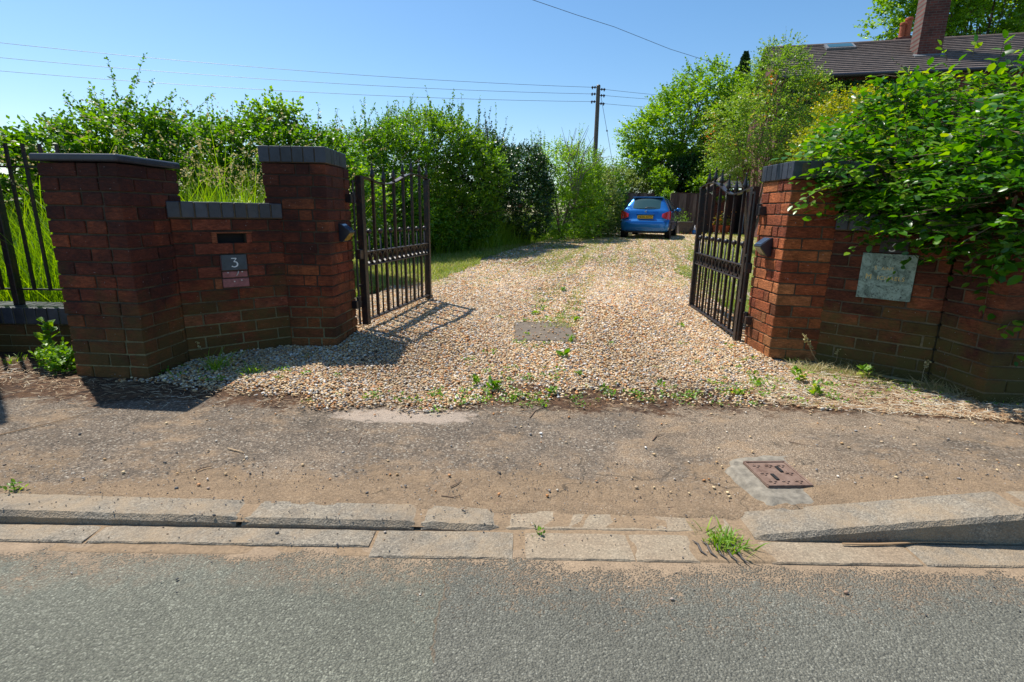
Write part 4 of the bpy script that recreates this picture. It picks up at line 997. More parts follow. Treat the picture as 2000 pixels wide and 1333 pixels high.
# sprawling bramble below the left gate
plant('bramble_bush', (-1.62, 11.31, G(-1.62, 11.31)), 'arching bramble tumbling onto the grass beyond the left gate', 'shrub',
      blobs_px([(800, 430, 10.92, 0.81, 0.65, 0.55), (860, 450, 11.44, 0.55, 0.52, 0.43), (750, 430, 10.40, 0.78, 0.65, 0.65)]), 'bramble_leaf', 60, 9, .16, .055, 34, HG, tips=tips_px([((860, 430, 11.44), (905, 455, 10.92)), ((850, 420, 11.44), (895, 430, 10.92)), ((860, 450, 11.44), (908, 485, 10.79))]), trunk_r=.02, droop=.4)
# bare twigs
bt = empty('bare_shrub', (2.4, 16.5, G(2.4, 16.5)), 0, 'leafless grey branching twigs left of the utility pole', 'shrub'); mb = MB(); rng = np.random.default_rng(5)
for (b, tp_) in [((1110, 335), (1125, 250)), ((1120, 335), (1150, 245)), ((1125, 330), (1102, 275)), ((1130, 330), (1160, 268)), ((1135, 340), (1145, 290)), ((1115, 330), (1090, 285)), ((1140, 340), (1180, 290))]:
    p0, p1 = AT(*b, 16.5), AT(*tp_, 16.5); m_ = (p0 + p1) / 2 + rng.normal(size=3) * .12; mb.tube([tuple(AT(1122, 400, 16.5)), tuple(p0), tuple(m_), tuple(p1)], [.025, .016, .010, .004], 5)
    for j in range(5):
        q0 = p0 + (p1 - p0) * rng.uniform(.2, .8); q1 = q0 + (p1 - p0) * .35 + rng.normal(size=3) * .18; mb.tube([tuple(q0), tuple(q1)], [.008, .003], 4)
mb.build('branches', simple('grey_twig', (.22, .18, .15), .9), bt)

# ------------------------------------------------------------------ trees beyond
TG = 'trees behind the board fence'
plant('field_maple_tree', (7.6, 27.5, -.7), 'broad bright green tree right of the utility pole', 'tree',
      blobs_px([(1340, 250, 27.5, 2.2, 2, 1.9), (1290, 270, 27., 1.7, 1.6, 1.4), (1270, 320, 26.5, 1.4, 1.4, .9), (1375, 190, 28, 1.6, 1.5, 1.4), (1400, 260, 27.5, 1.8, 1.6, 1.8), (1245, 265, 26.5, .8, .8, .6), (1330, 330, 27.5, 1.8, 1.5, 1.0), (1440, 210, 28, 1.2, 1.2, 1.4), (1420, 320, 27, 1.6, 1.3, 1.2), (1360, 300, 26.6, 1.3, 1.2, 1.0)]), 'light_leaf', 10, 9, .5, .135, 41, TG, trunk_r=.16, cull=.42, inner=.35,
      tips=tips_px([((1370, 150, 28), (1358, 112, 28)), ((1350, 170, 28), (1328, 150, 28)), ((1400, 150, 28), (1415, 112, 28)), ((1240, 270, 26.5), (1198, 262, 26.5)), ((1240, 285, 26.5), (1196, 283, 26.5)), ((1260, 230, 27), (1240, 212, 27)), ((1290, 200, 27), (1295, 172, 27))]), shootK=22, shoot_size=.14, droop=.15)
plant('dark_yew_tree', (8.3, 25.5, -.7), 'dark evergreen behind the gap in the board fence', 'tree',
      blobs_px([(1335, 350, 25.5, 1.1, 1., .85), (1375, 340, 25.5, 1.0, 1, .8), (1300, 365, 25.2, .6, .6, .5)]), 'ivy_leaf', 40, 9, .22, .085, 42, TG, trunk_r=.12)
plant('privet_shrub', (6.1, 24.2, -.7), 'yellow green shrub leaning through the gap between the fence panels', 'shrub',
      blobs_px([(1298, 360, 24.3, .42, .35, .45), (1303, 395, 23.6, .25, .25, .45), (1285, 345, 24.6, .35, .35, .3)]), 'light_leaf', 50, 8, .2, .075, 43, None, trunk_r=.03)
plant('willow_shrub', (4.6, 25.5, -.7), 'feathery olive shrub on the horizon behind the blue car', 'shrub',
      blobs_px([(1200, 352, 25.5, .9, .8, .42), (1250, 356, 25.8, .9, .8, .38), (1165, 350, 25., .6, .6, .45), (1235, 368, 25, .9, .6, .3)]), 'tan_leaf', 26, 9, .25, .075, 44, None, trunk_r=.04, up=.8)
plant('laurel_shrub', (9.0, 24.0, -.7), 'light green shrub above the right fence panel', 'shrub',
      blobs_px([(1400, 340, 24.6, .9, .6, .5), (1370, 362, 24.2, .5, .4, .2), (1440, 320, 24.6, .9, .6, .5)]), 'light_leaf', 34, 9, .24, .09, 45, None, trunk_r=.05, up=.1)
# conifer tip
cf = empty('conifer_tree', (17.3, 45, -.9), 0, 'dark conifer tip poking above the bright green tree', 'tree'); rng = np.random.default_rng(6)
n = 9000; hh_ = rng.uniform(0, 1, n) ** .7; top = 12.6; zz = -.9 + (top + .9) * (1 - hh_ * .6); an0 = rng.uniform(0, 6.28, n); lay = .35 + .65 * np.abs(np.sin(zz * 4.2 + 2 * np.sin(an0 * 2))); rr_ = 2.9 * hh_ * lay * rng.uniform(.3, 1, n) + .02; an = rng.uniform(0, 2 * pi, n)
P = np.stack([17.5 + rr_ * np.cos(an) + .12 * (zz - 8), 45 + rr_ * np.sin(an), zz], 1); V, F = leaves(P, np.stack([np.cos(an), np.sin(an), .9 + 0 * an], 1) + rng.normal(size=(n, 3)) * .25, rodr(n, rng), .24 * rng.uniform(.6, 1.2, n))
o = link('foliage', mesh_np('conifer', V, F), MT['conifer_leaf'], cf); o.matrix_parent_inverse = parent_inv(cf)
MB().tube([(17.3, 45, -.9), (17.6, 45, 10)], [.3, .05], 8).build('trunk', MT['bark'], cf)
plant('silver_birch_tree', (6.1, 13.8, G(6.1, 13.8)), 'fine leaved birch with reddish tips in front of the house corner', 'tree',
      blobs_px([(1520, 200, 13.8, .95, .9, 1.1), (1480, 260, 13.5, 1.1, 1, .85), (1560, 270, 13.8, 1.0, .9, .85), (1520, 140, 13.8, .55, .5, .7), (1450, 300, 13.6, .9, .8, .45), (1430, 235, 13.8, .6, .6, .6), (1580, 200, 13.8, .6, .5, .7), (1500, 320, 13.6, 1.1, .8, .4)]), 'birch_leaf', 31, 11, .30, .050, 46, None, trunk_r=.05, cull=.42, inner=.25,
      tips=tips_px([((1525, 120, 13.8), (1535, 52, 13.8)), ((1535, 130, 13.8), (1548, 82, 13.8)), ((1520, 130, 13.8), (1513, 78, 13.8)), ((1495, 150, 13.8), (1492, 98, 13.8)), ((1480, 170, 13.8), (1470, 130, 13.8)), ((1580, 150, 13.8), (1608, 122, 13.8)), ((1570, 150, 13.8), (1572, 105, 13.8))]), shootK=30, droop=.35)
plant('mock_orange_shrub', (5.7, 9.2, G(5.7, 9.2)), 'golden yellow shrub between the birch and the beech', 'shrub',
      blobs_px([(1660, 240, 9.2, .55, .5, .42), (1700, 280, 9.2, .7, .6, .45), (1620, 290, 9.0, .5, .5, .35), (1640, 330, 8.8, .7, .5, .3), (1690, 215, 9.2, .35, .35, .3)]), 'yellow_leaf', 52, 10, .17, .042, 47, None, trunk_r=.03)
plant('ash_tree', (33, 41, -1), 'large ash tree rising behind the house roof', 'tree',
      blobs_px([(1800, 40, 41, 3.0, 2.5, 2.6), (1900, 30, 41, 3.5, 3, 3), (2000, 20, 41, 3.5, 3, 3.4), (1850, -60, 41, 4, 3, 3.5), (1960, -80, 41, 5, 3, 4), (2100, -10, 41, 4, 3, 4)]), 'light_leaf', 3.2, 11, .95, .26, 48, None, trunk_r=.3, cull=.5, inner=.3,
      tips=tips_px([((1770, 50, 41), (1735, 62, 41)), ((1770, 40, 41), (1752, 20, 41)), ((1780, 60, 41), (1738, 78, 41))]), shootK=10, shoot_size=.27)

# ------------------------------------------------------------------ foreground beech over the right wall
rng = np.random.default_rng(77)
be = empty('beech_tree', (3.2, 3.75, G(3.2, 3.75)), 0, 'big leaved beech hanging over the right brick wall', 'tree')
bl = blobs_px([(1850, 245, 3.75, .46, .36, .30), (1960, 250, 3.7, .50, .42, .34), (1760, 275, 3.75, .42, .34, .24), (1830, 330, 3.55, .52, .38, .30), (1960, 340, 3.45, .55, .40, .36), (1720, 330, 3.6, .32, .26, .20), (2080, 300, 3.6, .55, .5, .42), (1700, 385, 3.5, .22, .18, .12), (1800, 400, 3.4, .36, .24, .14), (1925, 430, 3.2, .36, .24, .14), (2010, 480, 3.0, .22, .2, .24), (1790, 215, 3.8, .22, .2, .12), (1985, 385, 2.62, .22, .2, .16), (1930, 330, 2.9, .3, .25, .2), (2010, 300, 2.8, .3, .3, .25), (1760, 330, 3.3, .35, .22, .2), (1705, 350, 3.42, .26, .16, .15), (1740, 415, 3.3, .26, .14, .10), (1880, 440, 3.05, .30, .16, .13), (1985, 470, 2.72, .20, .16, .16), (2020, 400, 2.6, .25, .2, .2), (1660, 300, 3.55, .22, .16, .12), (1850, 400, 3.2, .36, .2, .16)])
B, D = blob_twigs(bl, 62, .2, rng, .35, .05, 3)
D[:, 2] *= .45; D[:, 0] -= .25; D = norm(D)
LL = .20 * rng.uniform(.6, 1.4, len(B))
h1_ = rng.uniform(size=len(B)) < .50
parts = [twigs(B[h1_], D[h1_], LL[h1_], 7, .068, rng, 'ovate', upb=1.0, spread=1.0, flat=.30, droop=.12), twigs(B[~h1_], D[~h1_], LL[~h1_], 8, .045, rng, 'ovate', upb=.8, spread=1.0, flat=.5, droop=.2)]
sm = MB()
for i in range(len(B)):
    if i % 2 == 0: p, d = B[i], D[i]; sm.tube([tuple(p - d * .05), tuple(p + d * LL[i] * .9 - np.array([0, 0, .12 * LL[i]]))], [.0025, .0012], 3, cap=False)
spr = [((1680, 330, 3.5), (1552, 400, 3.25)), ((1690, 340, 3.5), (1560, 410, 3.3)), ((1740, 380, 3.4), (1640, 425, 3.2)), ((1700, 300, 3.5), (1585, 345, 3.4)), ((1740, 420, 3.35), (1662, 492, 3.12)), ((1745, 425, 3.35), (1700, 478, 3.14)), ((1700, 230, 3.6), (1640, 260, 3.6)), ((1750, 150, 3.7), (1700, 150, 3.7)), ((1780, 150, 3.7), (1745, 118, 3.75)), ((1850, 120, 3.7), (1838, 88, 3.7)), ((1900, 110, 3.7), (1905, 82, 3.7)), ((1960, 110, 3.7), (1975, 80, 3.7)), ((1870, 440, 3.1), (1905, 505, 2.9)), ((1990, 520, 2.9), (1915, 570, 2.75)), ((2020, 560, 2.8), (1960, 650, 2.6)), ((2030, 500, 2.9), (1945, 610, 2.7)), ((2020, 500, 2.9), (1985, 700, 2.62)), ((1960, 480, 2.95), (1955, 560, 2.8)), ((1800, 430, 3.2), (1785, 485, 3.05)), ((1830, 430, 3.2), (1850, 490, 3.05)), ((2020, 90, 3.6), (1990, 100, 3.6)), ((2050, 600, 2.7), (1995, 640, 2.55))]
for b, tp_ in spr:
    b, tp_ = AT(*b), AT(*tp_); d = tp_ - b; L_ = np.linalg.norm(d); sm.tube([tuple(b), tuple((b + tp_) / 2 + np.array([0, 0, .01])), tuple(tp_)], [.003, .0022, .001], 4, cap=False)
    K = max(4, int(L_ / .035)); parts.append(twigs((b + d * .15)[None], d[None], np.array([L_ * .9]), K, .055, rng, 'ovate', upb=1.0, flat=.3))
V, F = merge(parts); o = link('foliage', mesh_np('beech', V, F), MT['beech_leaf'], be, smooth=False); o.matrix_parent_inverse = parent_inv(be)
base = Vector((3.2, 3.75, G(3.2, 3.75)))
for b in bl:
    c_ = Vector(b[:3]); mid_ = base.lerp(c_, .5) + Vector((.15, .1, .1)); pts = [base.lerp(mid_, k / 4) for k in range(4)] + [mid_.lerp(c_, k / 4) for k in range(5)]; sm.tube([tuple(p) for p in pts], [.035 * (1 - .85 * k / 8) + .003 for k in range(9)], 6)
sm.build('branches', MT['twig'], be)

# ------------------------------------------------------------------ grass
def blades(base, h, lean, w, rng, seg=3, curve=.5):
    n = len(base); a = rng.uniform(0, 2 * pi, n); ld = np.stack([np.cos(a), np.sin(a), 0 * a], 1) * lean[:, None] * h[:, None]
    sd = np.stack([-np.sin(a + rng.normal(size=n)), np.cos(a + rng.normal(size=n)), 0 * a], 1)
    V = np.empty((n, 2 * seg + 1, 3))
    for k in range(seg):
        t_ = k / seg; c_ = base + ld * (t_ ** (1 + curve)) + np.array([0, 0, 1.0]) * (h * t_ * (1 - .15 * t_ * lean))[:, None]; ww = (w * (1 - .6 * t_))[:, None] * sd
        V[:, 2 * k] = c_ - ww; V[:, 2 * k + 1] = c_ + ww
    V[:, -1] = base + ld + np.array([0, 0, 1.0]) * (h * (1 - .25 * lean))[:, None]
    F = []
    for k in range(seg - 1): F += [(2 * k, 2 * k + 1, 2 * k + 3), (2 * k, 2 * k + 3, 2 * k + 2)]
    F.append((2 * seg - 2, 2 * seg - 1, 2 * seg)); F = np.array(F)
    return V.reshape(-1, 3), ((np.arange(n) * (2 * seg + 1))[:, None, None] + F[None]).reshape(-1, 3), V[:, -1], ld
def heads(tips, ld, rng, L=.09, k=9, s=.012):
    n = len(tips); t_ = rng.uniform(-1, 0, size=(n, k)); d = norm(ld + np.array([0, 0, .25])); P = tips[:, None] + d[:, None] * (t_ * L)[:, :, None] + rng.normal(size=(n, k, 3)) * .004
    return leaves(P.reshape(-1, 3), (d[:, None] + rng.normal(size=(n, k, 3)) * .45).reshape(-1, 3), rodr(n * k, rng), np.full(n * k, s) * rng.uniform(.6, 1.3, n * k), 'quad')
def grassfield(name, pts, h, lean, w, mat, seed, label, cat, head=0, kind='stuff', hL=.10, hs=.014, seg=3, lush=True):
    rng = np.random.default_rng(seed); z = hz(pts[:, 0], pts[:, 1]) - .02; base = np.column_stack([pts, z])
    V, F, tp_, ld = blades(base, h, lean, w, rng, seg)
    o = link(name, mesh_np(name, V, F), [MT[mat], MT['seed_head']]); tag(o, label, cat, kind=kind)
    if head:
        idx = np.argsort(-h)[:head]; idx = idx[rng.uniform(size=len(idx)) < .8]
        V2, F2 = heads(tp_[idx], ld[idx], rng, hL, 10, hs); o2 = link('seed_heads', mesh_np('heads', V2, F2), MT['seed_head'], o); o2['kind'] = 'stuff'
    return o
rng = np.random.default_rng(50)
n = 20000; x = rng.uniform(-6.3, -1.85, n); y = rng.uniform(3.75, 6.3, n); ok = ~((x > -2.2) & (x < -1.2) & (y < 4.1)) & (x < -1.98 + .12 * wob(x, y * 2, 4, 61)); pts = np.column_stack([x, y])[ok]
m = len(pts); h = rng.uniform(.45, .88, m) * np.where(pts[:, 0] > -3.3, 1.25, 1.0) * (1 + .2 * wob(pts[:, 0], pts[:, 1], 3, 2)) * np.where((pts[:,0]>-3.2)&(rng.uniform(size=m)<.0),1.4,1)
tall = rng.uniform(size=m) < .10; h[tall] *= rng.uniform(1.2, 1.65, tall.sum())
grassfield('tall_grass', pts, h, rng.uniform(.15, .7, m), rng.uniform(.0022, .0048, m), 'grass_blade', 51, 'tall seeding grass on the bank behind the left walls', 'grass', head=650, hL=.12, hs=.017)
# grass clumps by the hedge
cx = rng.choice([-1.1, -.6, -.2, .3], 4200); x = cx + rng.normal(size=4200) * .35; y = 13.0 + (x + .8) * 2.0 + rng.normal(size=4200) * .45
pts = np.column_stack([x, y]); m = len(pts)
grassfield('tall_grass', pts, rng.uniform(.35, 1.15, m), rng.uniform(.2, .8, m), rng.uniform(.003, .007, m), 'grass_blade', 52, 'arching tall grass clump at the foot of the dark shrub and ivy', 'grass', head=500, hL=.16, hs=.02)
# drive verge and weedy lawn
def edgeL(y): return np.interp(y, [4.0, 5.5, 6.3, 7.2, 9, 11.6, 13, 18, 24], [-1.95, -1.85, -1.6, -.98, -.62, -.35, .0, 1.3, 4.0])
def edgeR(y): return np.interp(y, [4.2, 5.4, 7.1, 10, 16, 24], [2.3, 2.3, 2.4, 3.2, 5.6, 8.6])
n = 330000; y = 4.3 + 19.5 * rng.uniform(size=n) ** 1.35; x = edgeL(y) - 1.6 + rng.uniform(size=n) * (edgeR(y) - edgeL(y) + 4.4)
eL, eR = edgeL(y), edgeR(y)
nz = wob(x * 1.6, y * .9, 3.0, 31); nz2 = wob(x * 2, y * 2, 7, 32)
left = (x < eL + .22 * nz + .05) & (nz2 + rng.uniform(-1, .5, n) > -.9); right = (x > eR + .5 * nz - .05)
mid_line = .45 + (y - 5) * .10 + (y > 12) * (y - 12) * .12; strip = (np.abs(x - mid_line + .18 * nz) < (.26 + .06 * (y - 5)) * (.7 + .6 * rng.uniform(size=n))) & (nz2 + .4 * nz > .05) & (rng.uniform(size=n) < .6)
far = (y > 6.5) & (nz2 + .35 * nz > .22 - .012 * (y - 6)) & (x > eL) & (x < eR) & (rng.uniform(size=n) < .42)
ok = left | (right & (nz2 > -.25)) | strip | far; x, y = x[ok], y[ok]; m = len(x)
h = rng.uniform(.025, .08, m) * np.where(x < edgeL(y), 1.5, 1.0)
grassfield('short_grass', np.column_stack([x, y]), h + .015, rng.uniform(.3, 1.1, m), rng.uniform(.002, .0045, m) * (1 + .08 * y), 'lawn_grass', 53, 'short patchy grass along the drive edges and through the gravel', 'grass', seg=2)
n = 26000; y = 4.4 + 14 * rng.uniform(size=n) ** 1.2; x = rng.uniform(-3, 9, n); nz2 = wob(x * 2, y * 2, 5, 37); ok = ((x < edgeL(y) + .05) | (x > edgeR(y) + .15)) & (x > edgeL(y) - 2) & (nz2 > -.05); x, y = x[ok], y[ok]; m = len(x)
grassfield('green_weeds', np.column_stack([x, y]), rng.uniform(.03, .10, m), rng.uniform(.2, .9, m), rng.uniform(.003, .008, m), 'grass_blade', 54, 'greener weeds and grass on the verges either side of the drive', 'weeds', seg=2)
# dry grass in front of the right wall
for seed_, mat_, cnt_, hh0, hh1 in ((55, 'weed_leaf', 5200, .015, .06), (56, 'dry_grass', 6500, .02, .11)):
  n = cnt_; rng = np.random.default_rng(seed_); u = rng.uniform(size=n); v = rng.normal(size=n) * .55
  x = 1.82 + u * 1.05; y0 = np.interp(x, [1.8, 2.08, 2.52, 2.9], [3.36, 3.32, 2.90, 2.55]); y = y0 - np.abs(v) * .24 * (1.15 - u * .5) - .02
  tl = wob(x * 4, y * 4, 4, 3); kp = wob(x * 5, y * 5, 5, seed_) + .5 * rng.uniform(-1, 1, n) > .02; x, y, tl = x[kp], y[kp], tl[kp]; n = len(x)
  grassfield('dry_grass', np.column_stack([x, y]), rng.uniform(hh0, hh1, n) * (1 + .5 * tl), rng.uniform(.5, 1.7, n), rng.uniform(.001, .0022, n), mat_, seed_, ['green under-grass along the foot of the right brick wall', 'straw coloured dead grass lying over it along the foot of the right brick wall'][seed_ - 55], 'grass', seg=4)

# ------------------------------------------------------------------ weeds and tufts as individuals
def tuft(name, x, y, nb, h, w, mat, label, cat, seed, group='weeds and tufts at the edges', lean=(.3, 1.1), spread=.03, head=False):
    rng = np.random.default_rng(seed); z = G(x, y); base = np.column_stack([rng.normal(size=nb) * spread, rng.normal(size=nb) * spread, np.zeros(nb) - .008])
    V, F, tp_, ld = blades(base, rng.uniform(.4, 1, nb) * h, rng.uniform(*lean, nb), rng.uniform(.6, 1.2, nb) * w, rng, 4)
    o = link(name, mesh_np(name, V, F), MT[mat]); o.location = (x, y, z); tag(o, label, cat, group)
    if head:
        V2, F2 = heads(tp_[:8], ld[:8], rng, .05, 12, .009); link('seed_head', mesh_np('sh', V2, F2), MT['seed_head'], o)
    return o
def weed(name, x, y, nl, size, label, seed, z=None, stem=0, mat='weed_leaf', group='weeds and tufts at the edges', up=.45, cat='weed'):
    rng = np.random.default_rng(seed); a = np.linspace(0, 2 * pi, nl, endpoint=False) + rng.normal(size=nl) * .3
    d = np.stack([np.cos(a), np.sin(a), up * rng.uniform(.4, 1.9, nl)], 1); st = rng.uniform(0, 1, nl) * stem
    P = np.stack([0 * a, 0 * a, st], 1) + d * .006
    a += rng.normal(size=nl) * .8; P = P + rng.normal(size=(nl, 3)) * np.array([.012, .012, .002]) * (nl > 12)
    nr = np.stack([-np.cos(a) * .5, -np.sin(a) * .5, 0 * a + 1], 1) + rng.normal(size=(nl, 3)) * .45
    V, F = leaves(P, d + rng.normal(size=(nl, 3)) * .25, nr, size * rng.uniform(.3, 1.2, nl), 'ovate')
    o = link(name, mesh_np(name, V, F), MT[mat]); o.location = (x, y, (G(x, y) if z is None else z) + (.008 if y > 2.45 else -.002)); tag(o, label, cat, group)
    if stem: MB().tube([(0, 0, -.01), (0, 0, stem * 1.02)], .002, 5).build('stem', MT['weed_leaf'], o, world=False)
    return o
def gp(px, py, z=-.965):
    d = Fw * FPX + Rt * (px - 1000) - Up * (py - 666.5); p = d * (z / d[2]); return p[0], p[1]
TW = [
 ('tuft', 1412, 1058, -1.0, 190, .062, .0030, 'grass_blade', 'bright grass tuft growing over the drain grate'),
 ('tuft', 420, 722, -.95, 70, .19, .0032, 'grass_blade', 'tall green grass tuft at the foot of the letter slot wall'),
 ('tuft', 490, 728, -.95, 60, .10, .0030, 'grass_blade', 'small grass tuft right of the tall one below the letter slot wall'),
 ('tuft', 225, 728, -.96, 120, .11, .0026, 'grass_blade', 'shaded grass tuft under the left brick pillar'),
 ('tuft', 600, 700, -.96, 40, .07, .0020, 'dry_grass', 'pale dry tuft at the foot of the left gate pier'),
 ('tuft', 1545, 700, -.94, 60, .07, .0020, 'grass_blade', 'green grass tuft at the foot of the right gate pier'),
 ('tuft', 1000, 985, -.97, 26, .014, .0016, 'dry_grass', 'tiny yellow moss tuft on the sandy pavement'),
 ('tuft', 1700, 800, -.96, 30, .03, .0016, 'grass_blade', 'tiny tuft on the edge of the litter before the right wall'),
 ('tuft', 1660, 735, -.95, 40, .08, .0018, 'dry_grass', 'straw coloured tuft below the name plaque'),
 ('tuft', 30, 700, -.94, 50, .08, .002, 'grass_blade', 'grass tuft at the left edge below the low wall'),
]
for i, (k_, px, py, z, nb, h, w, m_, lab) in enumerate(TW):
    x, y = gp(px, py, z); tuft('grass_tuft', x, y, nb, h, w, m_, lab, 'grass tuft', 100 + i, lean=(.35, 1.3), spread=.018 if nb < 50 else .03)
WD = [
 (1560, 745, -.95, 9, .075, .05, 'broad leaved weed in the dry grass before the right wall'),
 (1590, 775, -.96, 12, .045, .04, 'low leafy weed beside the litter, in front of the broad leaved one'),
 (1440, 775, -.96, 10, .035, .0, 'small weed at the gravel edge on the right'),
 (1480, 755, -.95, 12, .04, .01, 'spreading weed in the gravel near the right gate pier'),
 (965, 765, -.96, 16, .055, .02, 'leafy dandelion clump at the front edge of the gravel'),
 (930, 755, -.96, 14, .035, .02, 'yellow green weed beside the dandelion clump'),
 (1078, 772, -.96, 12, .035, .01, 'small bright weed on the pavement edge, right of the dandelion clump'),
 (1100, 698, -.95, 4, .075, .0, 'weed with two broad upright leaves in the gravel'),
 (1030, 660, -.95, 5, .03, .0, 'weed at the left corner of the concrete slab'),
 (1045, 620, -.95, 10, .04, .02, 'weed behind the concrete slab on the left'),
 (1060, 612, -.95, 9, .035, .02, 'weed behind the concrete slab in the middle'),
 (1125, 632, -.95, 12, .04, .01, 'weed at the back right corner of the concrete slab'),
 (1100, 575, -.94, 12, .05, .03, 'weed in the middle strip beyond the concrete slab'),
 (1115, 672, -.95, 10, .04, .03, 'weed at the front right corner of the concrete slab'),
 (1052, 1045, -1.0, 7, .022, .0, 'tiny green seedling in the kerb joint'),
 (28, 955, -.96, 12, .022, .01, 'seedling at the left end of the dropped kerb'),
 (100, 690, -.92, 12, .10, .17, 'tall dark leaved weed behind the sunlit one by the low wall'),
 (1330, 640, -.94, 8, .035, .0, 'small weed in the gravel before the right gate'),
 (1130, 735, -.96, 9, .03, .0, 'small weed in the gravel right of the dandelion clump'),
 (1180, 765, -.96, 9, .025, .0, 'tiny weed near the pavement edge in the middle'),
 (1290, 760, -.96, 8, .03, .0, 'tiny weed near the pavement edge right of the middle'),
 (1690, 735, -.94, 12, .06, .04, 'green weed among the dry stalks under the plaque'),
]
wx, wy = -2.72, 3.0
plant('bushy_weed', (wx, wy, G(wx, wy)), 'sunlit bushy weed at the corner of the left brick pillar', 'weed', [(wx, wy, G(wx, wy) + .07, .085, .07, .06), (wx + .07, wy - .05, G(wx, wy) + .04, .06, .05, .04)], 'weed_leaf', 420, 7, .06, .028, 140, None, tpl='ovate', trunk_r=.004, inner=.1, up=.8)
for i, (px, py, z, nl, s_, st, lab) in enumerate(WD):
    x, y = gp(px, py, z); weed('weed', x, y, int(nl * 3.0), s_ * .72, lab, 200 + i, stem=st * 1.3 + .015, up=.55 + .4 * (i % 3))
rng = np.random.default_rng(401); cl = []
for (cx_, cy_, sx, sy, m) in [(-.1, 2.62, .28, .06, 26), (.25, 2.66, .5, .08, 30), (.2, 3.1, .35, .2, 22), (1.25, 2.75, .30, .10, 34), (1.62, 2.85, .22, .14, 34), (.25, 4.62, .3, .06, 16), (.3, 3.75, .3, .05, 14), (.35, 5.4, .2, .6, 30), (-1.6, 2.95, .3, .1, 18), (2.1, 3.0, .3, .12, 34), (2.45, 2.7, .25, .1, 22), (1.5, 3.6, .2, .4, 10), (-.6, 2.6, .2, .05, 10)]:
    for _ in range(m): cl.append((cx_ + rng.normal() * sx, cy_ + rng.normal() * sy, rng.uniform(.008, .028)))
cl = np.array(cl); k = 16; P = np.repeat(cl[:, :2], k, 0) + rng.normal(size=(len(cl) * k, 2)) * np.repeat(cl[:, 2:], k, 0); sz = np.repeat(cl[:, 2], k) * rng.uniform(.4, 1.0, len(P)) * .95
P = np.column_stack([P, hz(P[:, 0], P[:, 1]) + .008 + rng.uniform(0, 1, len(P)) * sz * .9]); d = rodr(len(P), rng); d[:, 2] = np.abs(d[:, 2]) * .8; V, F = leaves(P, d, rodr(len(P), rng) * .5 + np.array([0, 0, .9]), sz, 'ovate')
o = link('ground_weeds', mesh_np('gw', V, F), MT['weed_leaf']); tag(o, 'tiny creeping weeds dotted through the front of the gravel and the litter', 'weeds', kind='stuff')
bp = np.repeat(cl[::2, :2], 9, 0) + rng.normal(size=(len(cl[::2]) * 9, 2)) * .014; grassfield('sparse_grass', bp, rng.uniform(.015, .055, len(bp)), rng.uniform(.3, 1.2, len(bp)), rng.uniform(.0009, .0018, len(bp)), 'lawn_grass', 402, 'thin grass blades poking through the front of the gravel', 'grass', seg=3)
# flower stalks by the right wall
FS = [(1575, 700, 1570, 655), (1600, 700, 1637, 683), (1648, 715, 1655, 692), (1705, 715, 1697, 682), (1735, 710, 1712, 698), (1770, 735, 1765, 700), (1775, 735, 1783, 692), (1800, 745, 1812, 705), (1820, 745, 1840, 685), (1560, 690, 1578, 668), (625, 665, 622, 640), (400, 700, 385, 668)]
for i, (bx_, by_, tx_, ty_) in enumerate(FS):
    rng = np.random.default_rng(300 + i); x, y = gp(bx_, by_, -.95); y = min(y, 3.36 if x > 0 else y); p0 = np.array([x, y, G(x, y)]); p1 = AT(tx_, ty_, y - .02); p1[2] = max(p1[2], p0[2] + .05)
    mb = MB(); m_ = (p0 + p1) / 2 + rng.normal(size=3) * .008; mb.tube([tuple(p0), tuple(m_), tuple(p1)], [.0021, .0017, .0012], 4)
    lab = ['brown seed stalk leaning before the right brick wall', 'dried plantain stalk below the name plaque'][i % 2]
    where = ['nearest the right gate pier', 'second from the right gate pier', 'third from the right gate pier', 'left of the plaque corner', 'under the plaque', 'left of a close pair right of the plaque', 'right of a close pair right of the plaque', 'short and right of the plaque', 'tallest and furthest right', 'beside the right gate pier', 'pale, at the foot of the left gate pier', 'green, at the foot of the letter slot wall'][i]
    o = mb.build('seed_stalk', MT['straw']); tag(o, 'thin seed stalk ' + where, 'plant', 'seed stalks along the wall feet')
    k = 26; tt = rng.uniform(.72, 1.0, k)[:, None]; P = p0 + (p1 - p0) * tt + rng.normal(size=(k, 3)) * .004; V, F = leaves(P, rodr(k, rng), rodr(k, rng), np.full(k, .015)); link('flower_head', mesh_np('fh', V, F), MT['seed_head'], o)

